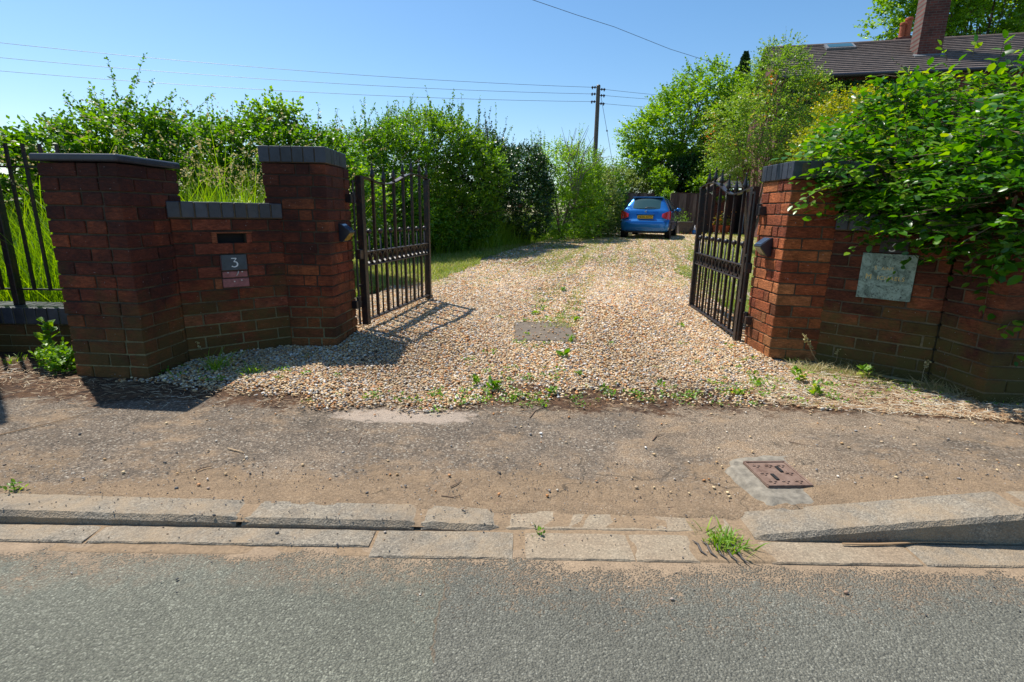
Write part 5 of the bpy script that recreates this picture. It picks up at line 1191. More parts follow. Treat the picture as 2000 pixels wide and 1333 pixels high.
# ------------------------------------------------------------------ gravel
def ico():
    t_ = (1 + 5 ** .5) / 2; v = np.array([(-1, t_, 0), (1, t_, 0), (-1, -t_, 0), (1, -t_, 0), (0, -1, t_), (0, 1, t_), (0, -1, -t_), (0, 1, -t_), (t_, 0, -1), (t_, 0, 1), (-t_, 0, -1), (-t_, 0, 1)]); v /= np.linalg.norm(v[0])
    f = np.array([(0, 11, 5), (0, 5, 1), (0, 1, 7), (0, 7, 10), (0, 10, 11), (1, 5, 9), (5, 11, 4), (11, 10, 2), (10, 7, 6), (7, 1, 8), (3, 9, 4), (3, 4, 2), (3, 2, 6), (3, 6, 8), (3, 8, 9), (4, 9, 5), (2, 4, 11), (6, 2, 10), (8, 6, 7), (9, 8, 1)]); return v, f
IV, IF = ico()
def pebbles(P, r, rng, flat=(.45, .8), tilt=.35):
    n = len(P); a = rng.uniform(0, 2 * pi, n); sx = r * rng.uniform(.9, 1.35, n); sy = r * rng.uniform(.6, 1, n); sz = r * rng.uniform(*flat, n)
    V = IV[None] * np.stack([sx, sy, sz], 1)[:, None, :] * rng.uniform(.84, 1.14, (n, 12, 1))
    ax = rng.normal(size=n) * tilt; c_, s_ = np.cos(ax), np.sin(ax); y, z = V[..., 1] * c_[:, None] - V[..., 2] * s_[:, None], V[..., 1] * s_[:, None] + V[..., 2] * c_[:, None]; V = np.stack([V[..., 0], y, z], -1)
    c_, s_ = np.cos(a)[:, None], np.sin(a)[:, None]; x, y = V[..., 0] * c_ - V[..., 1] * s_, V[..., 0] * s_ + V[..., 1] * c_
    V = np.stack([x, y, V[..., 2]], -1) + P[:, None]
    return V.reshape(-1, 3), ((np.arange(n) * 12)[:, None, None] + IF[None]).reshape(-1, 3)
rng = np.random.default_rng(60)
def front_edge(x): return np.interp(x, [-2.5, -2.2, -1.9, -1.5, -1.2, -.8, -.3, 0, .5, 1.1, 1.6, 1.9, 2.2], [3.2, 2.93, 2.84, 2.76, 2.66, 2.52, 2.50, 2.66, 2.70, 2.63, 2.60, 2.95, 3.2])
n = 225000; x = rng.uniform(-2.25, 2.6, n); y = 2.40 + 7.4 * rng.uniform(size=n) ** 1.35
e_ = y - front_edge(x) - .10 * wob(x * 3, y * 3, 4, 8); pr = np.clip((e_ + .12) / .2, 0, 1)
sparse = (x > -.15) & (y < 2.95 + .12 * wob(x * 3, y * 2, 3, 15)); pr = np.where(sparse, pr * .38, pr)
ok = rng.uniform(size=n) < pr * np.clip((9.8 - y) / 2.6, 0, 1)
ok &= ~((y > 4.4) & (x < edgeL(y) - .02 + .10 * wob(x * 3, y * 3, 3, 77)) & (rng.uniform(size=n) < .93)); ok &= x < np.interp(y, [2.4, 3.3, 3.5, 4.5, 6, 8, 10], [2.2, 1.84, 1.80, 2.1, 2.3, 2.6, 2.9])
ok &= ~((x < -1.25) & (y > 3.60) & (y < 4.1)); ok &= ~((x < -1.55) & (y > 3.25 + (x + 2.08) * .87)); ok &= ~((x < -2.06) & (y > 2.84))
ok &= ~((x > .02) & (x < .50) & (y > 3.84) & (y < 4.52) & (rng.uniform(size=n) < .975))
pr2_ = (np.abs(x - (.45 + (y - 5) * .1)) < .3) & (y > 4.7) & (wob(x * 2, y * 2, 7, 32) > .1) & (rng.uniform(size=n) < .5); ok &= ~pr2_
x, y = x[ok], y[ok]; n = len(x)
r = rng.uniform(.0042, .0094, n) * (1 + .20 * (y - 3)).clip(1, 2.1) * np.where(rng.uniform(size=n) < .06, 1.4, 1)
mound = .012 + .018 * wob(x * 2, y * 1.4, 2.2, 17) * smooth(2.7, 3.1, y) + .02 * smooth(-1.3, -.9, x) * smooth(-.2, -.6, x) * smooth(2.9, 3.4, y) * smooth(4.4, 3.8, y)
P = np.column_stack([x, y, hz(x, y) + np.clip(mound, .0, 1) * rng.uniform(.2, 1.0, n) + r * .35])
P[:, 2] += np.where((x > .02) & (x < .50) & (y > 3.84) & (y < 4.52), .018, 0)
V, F = pebbles(P, r, rng); o = link('gravel', mesh_np('gravel', V, F), MT['pebble'], smooth=True); tag(o, 'rounded tan and orange gravel covering the near drive', 'gravel', kind='stuff')
n = 72000; y = 6.6 + 16 * rng.uniform(size=n) ** 1.25; x = rng.uniform(-1.5, 9, n); ok = (x > edgeL(y) + .02) & (x < edgeR(y) + .3 + (y > 16) * 2) & (wob(x * 2, y * 2, 7, 32) < .35 + .4 * rng.uniform(size=n)); x, y = x[ok], y[ok]; n = len(x)
r = .010 + .0011 * y + rng.uniform(-.004, .004, n); P = np.column_stack([x, y, hz(x, y) + r * .3])
V, F = pebbles(P, r, rng, flat=(.35, .6)); o = link('gravel', mesh_np('gravel_far', V, F), MT['pebble'], smooth=True); tag(o, 'thin gravel on the far half of the drive up to the car', 'gravel', kind='stuff')
# loose chips on pavement, kerb and road edge
n = 5200; x = rng.uniform(-2.8, 2.9, n); y = np.where(rng.uniform(size=n) < .45, rng.normal(1.70, .16, n), rng.uniform(1.15, 2.75, n)); keep_ = rng.uniform(size=n) < np.where(y > 2.0, .45, np.where(y < 1.38, .25, .7)); x, y = x[keep_], y[keep_]
zt = np.where(y < 1.352, -1.004, np.where(y < 1.49, -.998, np.where(y < 1.612, kerbtop(x) + .003, hz(x, y) + .003)))
inr = (x > .7) & (y > 1.33) & (y < 1.63) | ((x>.85)&(x<1.25)&(y>1.6)&(y<2.0)); zt = np.where(inr, -2.0, zt); ok = ~inr & (np.abs(y-1.49)>.012); x, y, zt = x[ok], y[ok], zt[ok]; n = len(x)
r = rng.uniform(.0013, .0034, n) * np.where(rng.uniform(size=n) < .035, 1.9, 1)
V, F = pebbles(np.column_stack([x, y, zt + r * .25]), r, rng); o = link('loose_chips', mesh_np('chips', V, F), MT['chip'], smooth=False); tag(o, 'loose dark stone chips scattered on pavement, kerb and road edge', 'stone chips', kind='stuff')
n = 260; x = np.concatenate([rng.uniform(-1.6, 2.3, 200), rng.normal(.25, .12, 60)]); y = np.concatenate([rng.uniform(1.7, 2.65, 200) + .0, rng.uniform(3.86, 4.5, 60)]); r = rng.uniform(.004, .008, n); zt = hz(x, y) + np.where(y > 3.5, .016, .003)
V, F = pebbles(np.column_stack([x, y, zt + r * .4]), r, rng); o = link('stray_gravel', mesh_np('stray', V, F), MT['pebble'], smooth=True); tag(o, 'stray pebbles kicked onto the pavement and the concrete slab', 'pebbles', kind='stuff')

# ------------------------------------------------------------------ litter
def litter(name, x, y, rng, lmin, lmax, r, mat, label, zup=.004, hmax=.02, kind='stuff'):
    n = len(x); a = rng.uniform(0, 2 * pi, n); L_ = rng.uniform(lmin, lmax, n); z = hz(x, y) + zup + rng.uniform(0, hmax, n) ** 1
    d = np.stack([np.cos(a), np.sin(a) * .7, rng.normal(size=n) * .12], 1); c_ = np.column_stack([x, y, z]); s_ = norm(np.cross(d, np.array([0, 0, 1.0]))) * (r * rng.uniform(.6, 1.3, n))[:, None]; u = np.array([0, 0, 1.0]) * (r * .9)
    bend = rng.normal(size=(n, 1)) * .12 * L_[:, None] * norm(s_)
    rows = []
    for t_, w_ in ((-.5, .5), (0, 1.0), (.5, .4)):
        m_ = c_ + d * (L_ * t_)[:, None] + (bend if t_ == 0 else 0)
        rows += [m_ - s_ * w_, m_ + u * w_, m_ + s_ * w_]
    V = np.stack(rows, 1); F = np.array([(0, 1, 4), (0, 4, 3), (1, 2, 5), (1, 5, 4), (3, 4, 7), (3, 7, 6), (4, 5, 8), (4, 8, 7)])
    F = ((np.arange(n) * 9)[:, None, None] + F[None]).reshape(-1, 3)
    o = link(name, mesh_np(name, V.reshape(-1, 3), F), MT[mat]); return tag(o, label, 'leaf litter', kind=kind)
rng = np.random.default_rng(70)
n = 9500; x = 1.35 + 1.95 * rng.uniform(size=n) ** .8; yw = np.interp(x, [1.3, 1.8, 2.08, 2.52, 2.9, 3.4], [2.95, 3.2, 3.15, 2.75, 2.6, 2.7]); yf = np.interp(x, [1.3, 1.8, 2.2, 2.6, 3.3], [2.62, 2.50, 2.42, 2.32, 2.2]); y = yf + (yw - yf) * rng.uniform(size=n) ** 1.2 + rng.normal(size=n) * .02
litter('leaf_litter', x, y, rng, .012, .085, .0017, 'straw', 'dry straw coloured litter in front of the right brick wall', hmax=.018)
n = 1300; x = rng.uniform(-3.4, -1.4, n); y = np.interp(x, [-3.4, -2.5, -2.0, -1.4], [2.95, 2.75, 2.66, 2.72]) + rng.normal(size=n) * .14; ok = y < np.interp(x, [-3.4, -2.56, -2.54, -2.1, -2.05, -1.4], [3.3, 3.3, 2.84, 2.8, 3.1, 3.3]); 
litter('leaf_litter', x[ok], y[ok], rng, .012, .07, .0013, 'straw', 'dead leaves and stalks at the foot of the left brick pillar', hmax=.015)
n = 900; x = rng.uniform(-1.3, 1.6, n); y = 2.52 + rng.normal(size=n) * .07 + .06 * (x > 0)
litter('leaf_litter', x, y, rng, .01, .05, .0013, 'straw', 'thin line of stalks along the join of gravel and pavement', hmax=.008)
def stick(pts, r, label, mat='twig'):
    W_ = []
    for (px, py) in pts: x, y = gp(px, py, -.972); W_.append((x, y, float(hz(x, y)) + r + .002))
    mb = MB(); mb.tube(W_, [r] + [r * .9] * (len(W_) - 2) + [r * .4], 6); o = mb.build('stick', MT[mat]); return tag(o, label, 'stick', 'sticks lying on the pavement')
stick([(445, 878), (462, 882), (478, 886)], .0035, 'pale flat stick on the pavement left of the middle', 'straw')
stick([(383, 920), (398, 914), (416, 911)], .003, 'dark curved stick nearer the kerb on the left')
stick([(700, 868), (706, 855)], .003, 'short grey twig on the pavement left of centre')
stick([(1035, 818), (1045, 806), (1060, 800)], .0025, 'thin forked twig near the gravel edge in the middle')
stick([(880, 945), (893, 938), (900, 930)], .0025, 'dark twig lying upright in the sandy patch')
stick([(862, 962), (885, 964), (905, 958)], .0022, 'twig beside the dark one in the sandy patch')
stick([(1275, 858), (1282, 850), (1293, 847)], .003, 'curved bark strip on the pavement right of centre')
stick([(1305, 977), (1335, 978), (1362, 985)], .0022, 'long thin twig left of the cement haunch')
stick([(1540, 872), (1570, 880)], .0028, 'twig behind the iron cover')
stick([(2, 862), (90, 838), (192, 808)], .0022, 'long dry stalk lying along the left pavement', 'straw')
stick([(1376, 985), (1400, 992), (1418, 996)], .002, 'thin twig at the edge of the cement haunch')
x0, y0_ = gp(1645, 1066, -1.0); x1, y1_ = gp(1925, 1064, -1.0)
mb = MB(); mb.tube([(x0 + (x1 - x0) * k / 8, y0_ + (y1_ - y0_) * k / 8 - .004 * sin(k), -.993) for k in range(9)], [.003, .004, .0042, .0035, .002, .0012, .001, .001, .0008], 6); tag(mb.build('grass_stalk', MT['straw']), 'golden seed stalk lying in the gutter under the ramp kerb', 'stalk')
o = MB().box((-.045, -.03, 0), (.045, .03, .022), T=frame((-1.03, 3.93, G(-1, 3.93) + .012), radians(20)), jit=.004).build('broken_tile', MT['slate'], bevel=.003); tag(o, 'piece of dark broken tile on the gravel by the left gate', 'tile')

# ------------------------------------------------------------------ board fence
t = NT('weathered_boards'); p = t.pos(); r = t.rnd()
c = t.ramp(r, [(0, (.045, .028, .022)), (.5, (.075, .045, .034)), (.85, (.11, .075, .055)), (1, (.17, .13, .10))])
c = t.mix(1, c, t.ramp(t.noise(t.pos(scale=(1, 1, .08)), 26, 6, .7), [(.3, .45), (.7, 1.6)]), 'MULTIPLY'); t.col(c); t.set(Roughness=.9); t.bump(t.noise(t.pos(scale=(1, 1, .08)), 30, 5), .5, .006); MT['boards'] = t.m
def board_fence(a, b, z0, z1, label, gap_top=True):
    e = empty('board_fence', ((a[0] + b[0]) / 2, a[1], z0), 0, label, 'fence', 'dark board fence at the end of the drive'); L = hypot(b[0] - a[0], b[1] - a[1]); az = atan2(b[1] - a[1], b[0] - a[0]); T = frame(a, az); rr = random.Random(int(L * 100)); mb = MB(); x = 0; i = 0
    while x < L - .02:
        w = min(.15, L - x); mb.box((x + .002, -.012 - .012 * (i % 2), z0 + rr.uniform(-.02, .02)), (x + w + .012, .004 - .012 * (i % 2), z1 + rr.uniform(-.008, .006)), 0, T=T, jit=.002); x += w; i += 1
    mb.build('boards', MT['boards'], e)
    MB().box((-.02, -.035, z1 + .004), (L + .02, .03, z1 + .032), T=T).build('capping_rail', MT['boards'], e)
    for u in (0, L / 2, L):
        MB().box((u - .05, .008, z0), (u + .05, .108, z1 + .0), T=T).build('post', MT['boards'], e)
    return e
board_fence((4.62, 23.0), (5.92, 23.0), -.80, .93, 'short dark board fence panel directly behind the blue car')
board_fence((6.74, 23.0), (8.56, 23.0), -.80, .955, 'long dark board fence panel between the car and the house door')

# ------------------------------------------------------------------ utility pole and wires
PB = AT(1163, 335, 38); px_ = PB[0]; PT = AT(1169, 168, 38)
up_ = empty('utility_pole', (PB[0] - .05, 38, -.8), 0, 'wooden utility pole with three pairs of insulators beyond the hedge', 'utility pole')
woodm = simple('pole_wood', (.14, .105, .085), .85, var=.3, vs=12)
base_p = Vector((PB[0] - .07, 38, -.8)); top_p = Vector((PT[0], 38, PT[2]))
mb = MB(); mb.tube([base_p, base_p.lerp(top_p, .5), top_p], [.18, .155, .13], 14); mb.build('pole', woodm, up_, smooth=False)
MB().tube([top_p, top_p + Vector((0, 0, .06))], [.14, .09], 14).build('pole_cap', MT['iron'], up_)
insm = simple('insulator', (.03, .02, .03), .3)
def insulator(P, side):
    mb = MB(); T = lambda v: v
    pts = [Vector(P), Vector(P) + Vector((side * .08, 0, 0)), Vector(P) + Vector((side * .10, 0, 0)), Vector(P) + Vector((side * .16, 0, 0)), Vector(P) + Vector((side * .18, 0, 0)), Vector(P) + Vector((side * .25, 0, 0)), Vector(P) + Vector((side * .27, 0, 0)), Vector(P) + Vector((side * .38, 0, 0))]
    mb.tube(pts, [.025, .03, .085, .085, .035, .035, .10, .03], 8); mb.tube([Vector(P) + Vector((side * .3, 0, 0)), Vector(P) + Vector((side * .3, 0, -.12))], .04, 6); mb.build('insulator', insm, up_)
wirem = simple('wire_metal', (.05, .05, .055), .5)
WL = [(171, 84, 8.28), (184, 113, 7.58), (199, 139, 6.93)]
LBL = ['highest', 'middle', 'lowest']
for i, (yp, yl, _) in enumerate(WL):
    p0 = AT(1158, yp, 38); insulator((top_p.x - .10, 38, p0[2]), -1)
    far = AT(0, yl, 30); far2 = p0 + (far - p0) * 1.8; mb = MB()
    N = 24; pts = []
    for k in range(N + 1):
        u = k / N; q = p0 + (far2 - p0) * u; u1 = 1 / 1.8; sag = -.55 * 4 * u * (u1 * 0 + 1 - u) + .55 * 4 * u * (1 - u1) * 1.0
        pts.append(tuple(q + np.array([0, 0, -3.8 * (u * (u1 - u))])))
    mb.tube(pts, .011, 5); tag(mb.build('overhead_wire', wirem), LBL[i] + ' of the three overhead wires running left from the pole', 'wire', 'overhead wires at the pole')
    yr, ye = [(175, 182), (187, 192), (203, 208)][i]
    q0 = AT(1180, yr, 38); q1 = AT(1260, ye, 41); q2 = q0 + (q1 - q0) * 3.2; insulator((top_p.x + .10, 38, q0[2]), 1); mb = MB()
    mb.tube([tuple(q0 + (q2 - q0) * k / 8 + np.array([0, 0, -.5 * (k / 8) * (1 - k / 8) * .5])) for k in range(9)], .011, 5); tag(mb.build('overhead_wire', wirem), LBL[i] + ' of the three overhead wires running right from the pole into the tree', 'wire', 'overhead wires at the pole')
s0, s1 = AT(1174, 190, 38), AT(1201, 345, 37.5); s2 = s1 + (s1 - s0) * .5; mb = MB(); mb.tube([tuple(s0), tuple(s1), tuple(s2)], .014, 5); sw = mb.build('stay_wire', wirem, up_)
m_ = s0 + (s1 - s0) * .42; MB().tube([tuple(m_ + (s1 - s0) * -.012), tuple(m_), tuple(m_ + (s1 - s0) * .012)], [.03, .06, .03], 8).build('stay_insulator', insm, up_)
mb = MB(); h0 = AT(1528, 168, 19.2); h1 = AT(1200, 52, 9.0); h2 = AT(1040, 0, 6.2); h3 = h2 + (h2 - h1) * 3; h3[1] = -3; h3[2] = h2[2] + 3.2
P_ = [h0, h1, h2, h3]
pts = []
for k in range(25):
    u = k / 24; pts.append(tuple(h0 * (1 - u) ** 3 + 3 * h1 * u * (1 - u) ** 2 * 1.0 + 3 * h2 * u * u * (1 - u) + h3 * u ** 3))
E1 = AT(1400, 125, 16.5); E2 = AT(1200, 53, 14.0); E3 = AT(1040, 0, 12.2); dirx = (E3 - E2); pts = [tuple(h0), tuple(E1), tuple((E1 + E2) / 2 - np.array([0, 0, .05])), tuple(E2), tuple((E2 + E3) / 2 - np.array([0, 0, .01])), tuple(E3), tuple(E3 + dirx * 2.0 + np.array([0, 0, .4]))]
mb.tube(pts, .0055, 5); tag(mb.build('service_cable', wirem), 'single cable dropping from the top of the picture to the house', 'cable')

# ------------------------------------------------------------------ house
t = NT('house_brick'); uv = t.n('ShaderNodeTexCoord').outputs['Object']
bt_ = t.n('ShaderNodeTexBrick'); mp = t.n('ShaderNodeMapping'); mp.inputs['Rotation'].default_value = (pi / 2, 0, 0)
t.l(uv, mp.inputs[0]); t.l(mp.outputs[0], bt_.inputs['Vector']); bt_.inputs['Scale'].default_value = 1; bt_.inputs['Brick Width'].default_value = .225; bt_.inputs['Row Height'].default_value = .075; bt_.inputs['Mortar Size'].default_value = .008
bt_.inputs['Color1'].default_value = (.17, .045, .03, 1); bt_.inputs['Color2'].default_value = (.10, .028, .022, 1); bt_.inputs['Mortar'].default_value = (.13, .10, .08, 1)
t.col(t.mix(1, bt_.outputs['Color'], t.ramp(t.noise(t.pos(), 3, 6, .7), [(.3, .6), (.7, 1.3)]), 'MULTIPLY')); t.set(Roughness=.9); MT['house_brick'] = t.m
MT['roof_tile'] = simple('roof_tile', (.125, .095, .082), .85, var=.42, vs=5, bump=.3)
MT['ridge'] = simple('ridge_tile', (.14, .10, .085), .85, var=.3, vs=9)
MT['lead'] = simple('lead_flashing', (.16, .17, .18), .5, var=.3)
MT['terracotta'] = simple('terracotta', (.36, .085, .03), .75, var=.3, vs=14)
MT['bargeboard'] = simple('dark_bargeboard', (.022, .024, .03), .4)
MT['upvc'] = simple('white_frame', (.62, .66, .70), .35)
MT['door'] = simple('black_door', (.006, .009, .009), .3)
MT['brass'] = simple('brass', (.5, .38, .1), .3, metal=1)
MT['window_glass'] = simple('skylight_glass', (.03, .10, .12), .04, spec=1.0)
haz = radians(-14); HE = AT(1524, 151, 19.0); hT = frame((HE[0], HE[1], 0), haz)
GZ = -.75; EZ = HE[2]; HL = 17.0; HD = 6.2; RZ = EZ + 1.72; RV = HD / 2
hs = empty('brick_house', hT((6, 3, GZ)), haz, 'brick house with brown tiled roof and tall chimney behind the beech', 'house')
hb = lambda v: tuple(np.array(hT(v)))
def hpart(mb, nm, m, parent=None, **k): return mb.build(nm, m, parent or hs, **k)
# walls in local object axes so the brick texture follows them
def wallobj(nm, L, H, P, az, parent, th=.1, gable=None):
    me = MB(); me.box((0, 0, 0), (L, th, H))
    if gable: me.add([(0, 0, H), (L, 0, H), (L / 2, 0, H + gable), (0, th, H), (L, th, H), (L / 2, th, H + gable)], [(0, 1, 2), (3, 5, 4), (0, 2, 5, 3), (1, 4, 5, 2)])
    o = me.build(nm, MT['house_brick'], None); o.location = P; o.rotation_euler = (0, 0, az); o.parent = parent; o.matrix_parent_inverse = parent_inv(parent); return o
wallobj('wall', HL, EZ - GZ - .05, hT((.12, .25, GZ)), haz, hs)
wallobj('wall', HD - .5, EZ - GZ - .05, hT((.12, HD - .2, GZ)), haz - pi / 2, hs, gable=(RZ - EZ) * .9)
# roof with courses of tiles
rows = 17; mb = MB(); sl = sqrt(RV ** 2 + (RZ - EZ) ** 2); rr = random.Random(5)
for k in range(rows):
    v0, v1 = RV * k / rows, RV * (k + 1.12) / rows; za, zb = EZ + (RZ - EZ) * k / rows, EZ + (RZ - EZ) * (k + 1.12) / rows
    x = -.05 - (.1 if k % 2 else 0)
    mb.add([hT(v) for v in [(-.1, v0, za + .05), (HL, v0, za + .05), (HL, min(v1, RV), min(zb, RZ) + .004), (-.1, min(v1, RV), min(zb, RZ) + .004), (-.1, v0, za - .012), (HL, v0, za - .012), (HL, min(v1, RV), min(zb, RZ) - .03), (-.1, min(v1, RV), min(zb, RZ) - .03)]],
           [(0, 1, 2, 3), (7, 6, 5, 4), (4, 5, 1, 0), (6, 7, 3, 2), (5, 6, 2, 1), (7, 4, 0, 3)])
mb.add([hT(v) for v in [(-.1, RV, RZ), (HL, RV, RZ), (HL, HD, EZ), (-.1, HD, EZ)]], [(0, 1, 2, 3)])
rf = hpart(mb, 'roof', MT['roof_tile'])
mb = MB(); N = 38
for k in range(N): mb.tube([hT((-.1 + (HL + .1) * k / N + .006, RV, RZ - .02)), hT((-.1 + (HL + .1) * (k + 1) / N - .006, RV, RZ - .02))], .085, 10)
hpart(mb, 'ridge_tiles', MT['ridge'])
mb = MB(); mb.tube([hT((-.12, -.06, EZ - .03)), hT((HL, -.06, EZ - .03))], .055, 8); hpart(mb, 'gutter', MT['bargeboard'])
# skylight on the slope
def onroof(u, s_, off): # s_ 0..1 up the slope
    nn = Vector((0, -(RZ - EZ), RV)).normalized(); return hT((u, RV * s_ + nn.y * off, EZ + (RZ - EZ) * s_ + nn.z * off))
def roofbox(u0, u1, s0, s1, o0, o1, nm, m, parent=None):
    vs = [onroof(u, s_, o) for o in (o0, o1) for (u, s_) in ((u0, s0), (u1, s0), (u1, s1), (u0, s1))]
    mb = MB(); mb.add(vs, [(0, 3, 2, 1), (4, 5, 6, 7), (0, 1, 5, 4), (1, 2, 6, 5), (2, 3, 7, 6), (3, 0, 4, 7)]); return hpart(mb, nm, m, parent)
sk = roofbox(1.9, 2.85, .78, .93, -.02, .10, 'skylight', MT['lead']); roofbox(1.98, 2.77, .80, .91, .1015, .112, 'glass', MT['window_glass'], sk)
# chimney through the front slope
def chimney(u0, u1, v0, v1, z0, z1, nm='chimney'):
    L = u1 - u0; o = MB().box((0, 0, 0), (L, v1 - v0, z1 - z0)).build(nm, MT['house_brick'], None); o.location = hT((u0, v0, z0)); o.rotation_euler = (0, 0, haz); o.parent = hs; o.matrix_parent_inverse = parent_inv(hs); return o
c1 = chimney(4.40, 5.10, 1.35, 2.0, EZ + .3, EZ + 6)
roofbox(4.30, 5.20, .40, .46, -.01, .06, 'flashing', MT['lead'])
c2 = chimney(5.2, 5.8, RV + 1.0, RV + 1.6, EZ, RZ + .62)
# place the rear chimney and its pots where the photograph shows them
for (px, r_, h_) in ((1758, .105, .62), (1768, .13, .80)):
    q = AT(px, 84, 23.6); T_ = (q[0], q[1], AT(px, 78, 23.6)[2])
    MB().lathe([(r_ * 1.15, 0), (r_ * 1.15, .08), (r_, .1), (r_ * .92, h_ - .1), (r_ * 1.12, h_ - .09), (r_ * 1.12, h_ - .02), (r_ * .9, h_)], T_, 14).build('chimney_pot', MT['terracotta'], c2 if False else hs)
c2.location = Vector(AT(1763, 84, 23.6)) + Vector((-.45, -.2, 0)); c2.location.z = EZ + .2
c2.data = c2.data.copy(); 
for v in c2.data.vertices:
    v.co.x *= 1.35
    if v.co.z > 1: v.co.z = AT(1763, 77, 23.6)[2] - c2.location.z
# ivy on the front wall
rng = np.random.default_rng(91); n = 9000; u = rng.uniform(.2, 4.5, n); z = EZ - .15 - np.abs(rng.normal(size=n)) * .9 * (1.25 - u / 5) ; P = np.array([hT((a, .16 + .05 * rng.uniform(), b)) for a, b in zip(u, z)])
V, F = leaves(P, rodr(n, rng) + np.array([0, -.2, -.6]), rodr(n, rng) * .5 + np.array([-.3, -1, .3]), .10 * rng.uniform(.6, 1.2, n)); o = link('climbing_ivy', mesh_np('hivy', V, F), MT['ivy_leaf']); tag(o, 'dark climbing ivy under the eaves of the house', 'climber')
n = 900; P = np.array([hT((-.12, rng.uniform(0, 2), EZ - 1.2 + rng.uniform(0, 1.5))) for _ in range(n)]); V, F = leaves(P, rodr(n, rng), rodr(n, rng), .12 * rng.uniform(.6, 1.2, n)); leaf_mat('red_leaf', [(0, (.10, .16, .03)), (.5, (.14, .2, .03)), (.75, (.4, .14, .04)), (1, (.45, .2, .05))]); o = link('climbing_creeper', mesh_np('creeper', V, F), MT['red_leaf']); tag(o, 'orange tinted creeper on the left gable edge of the house', 'climber')

# door wing of the house
wg2 = empty('house_wing', (9.6, 23.4, -.72), 0, 'low brick wing with black door seen through the right gate', 'building')
def wpart(mb, nm, m, p=None, **k): return mb.build(nm, m, p or wg2, **k)
# wall with door hole: left pier, right pier, over-door
for (x0, x1, z0, z1) in [(8.60, 9.10, -.8, 1.22), (9.93, 11.6, -.8, 1.22)]:
    o = wallobj('wall', x1 - x0, z1 - z0, (x0, 23.2, z0), 0, wg2)
me = MB(); x0 = 8.6
me.add([(0, 0, 0), (3.0, 0, 0), (3.0, 0, 2.1), (0, 0, .02), (0, .1, 0), (3., .1, 0), (3., .1, 2.1), (0, .1, .02)], [(0, 1, 2, 3), (5, 4, 7, 6), (3, 2, 6, 7), (0, 4, 5, 1), (1, 5, 6, 2), (0, 3, 7, 4)])
o = me.build('wall', MT['house_brick'], None); o.location = (8.6, 23.2, 1.222); o.parent = wg2; o.matrix_parent_inverse = parent_inv(wg2)
wpart(MB().box((8.85, 23.15, 1.26), (10.16, 23.196, 1.53)), 'lintel', MT['upvc'])
fr = MB().box((9.12, 23.14, -.72), (9.20, 23.22, 1.215)); fr.box((9.86, 23.12, -.72), (9.955, 23.25, 1.215)); fr.box((9.20, 23.14, 1.155), (9.86, 23.22, 1.215)); 
dr = MB().box((9.2, 23.19, -.66), (9.86, 23.24, 1.155)); 
for (a, b) in ((-.5, .15), (.33, 1.02)): dr.box((9.28, 23.180, a), (9.50, 23.192, b)); dr.box((9.56, 23.180, a), (9.78, 23.192, b))
do = wpart(dr, 'door', MT['door'], bevel=.004)
wpart(MB().box((9.86, 23.12, -.72), (9.955, 23.25, 1.215)), 'door_frame', MT['upvc'])
wpart(MB().box((9.12, 23.14, -.72), (9.198, 23.22, 1.215)), 'door_frame', MT['door'])
wpart(MB().box((9.40, 23.166, .20), (9.62, 23.179, .255)), 'letter_plate', MT['brass'], do)
wpart(MB().box((9.1, 23.05, -.74), (9.95, 23.19, -.665)), 'doorstep', MT['slab'])
mb = MB(); mb.add([(8.35, 23.06, 1.02), (11.7, 23.06, 3.38), (11.7, 23.06, 3.60), (8.35, 23.06, 1.24), (8.35, 23.10, 1.02), (11.7, 23.10, 3.38), (11.7, 23.10, 3.60), (8.35, 23.10, 1.24)], [(0, 1, 2, 3), (5, 4, 7, 6), (3, 2, 6, 7), (0, 4, 5, 1), (0, 3, 7, 4), (1, 5, 6, 2)])
wpart(mb, 'bargeboard', MT['bargeboard'])
mb = MB(); mb.add([(8.3, 23.1, 1.16), (11.7, 23.1, 3.56), (11.7, 26, 3.56), (8.3, 26, 1.16), (8.3, 23.1, 1.24), (11.7, 23.1, 3.64), (11.7, 26, 3.64), (8.3, 26, 1.24)], [(0, 3, 2, 1), (4, 5, 6, 7), (0, 1, 5, 4), (3, 7, 6, 2), (0, 4, 7, 3), (1, 2, 6, 5)])
wpart(mb, 'roof', MT['roof_tile'])

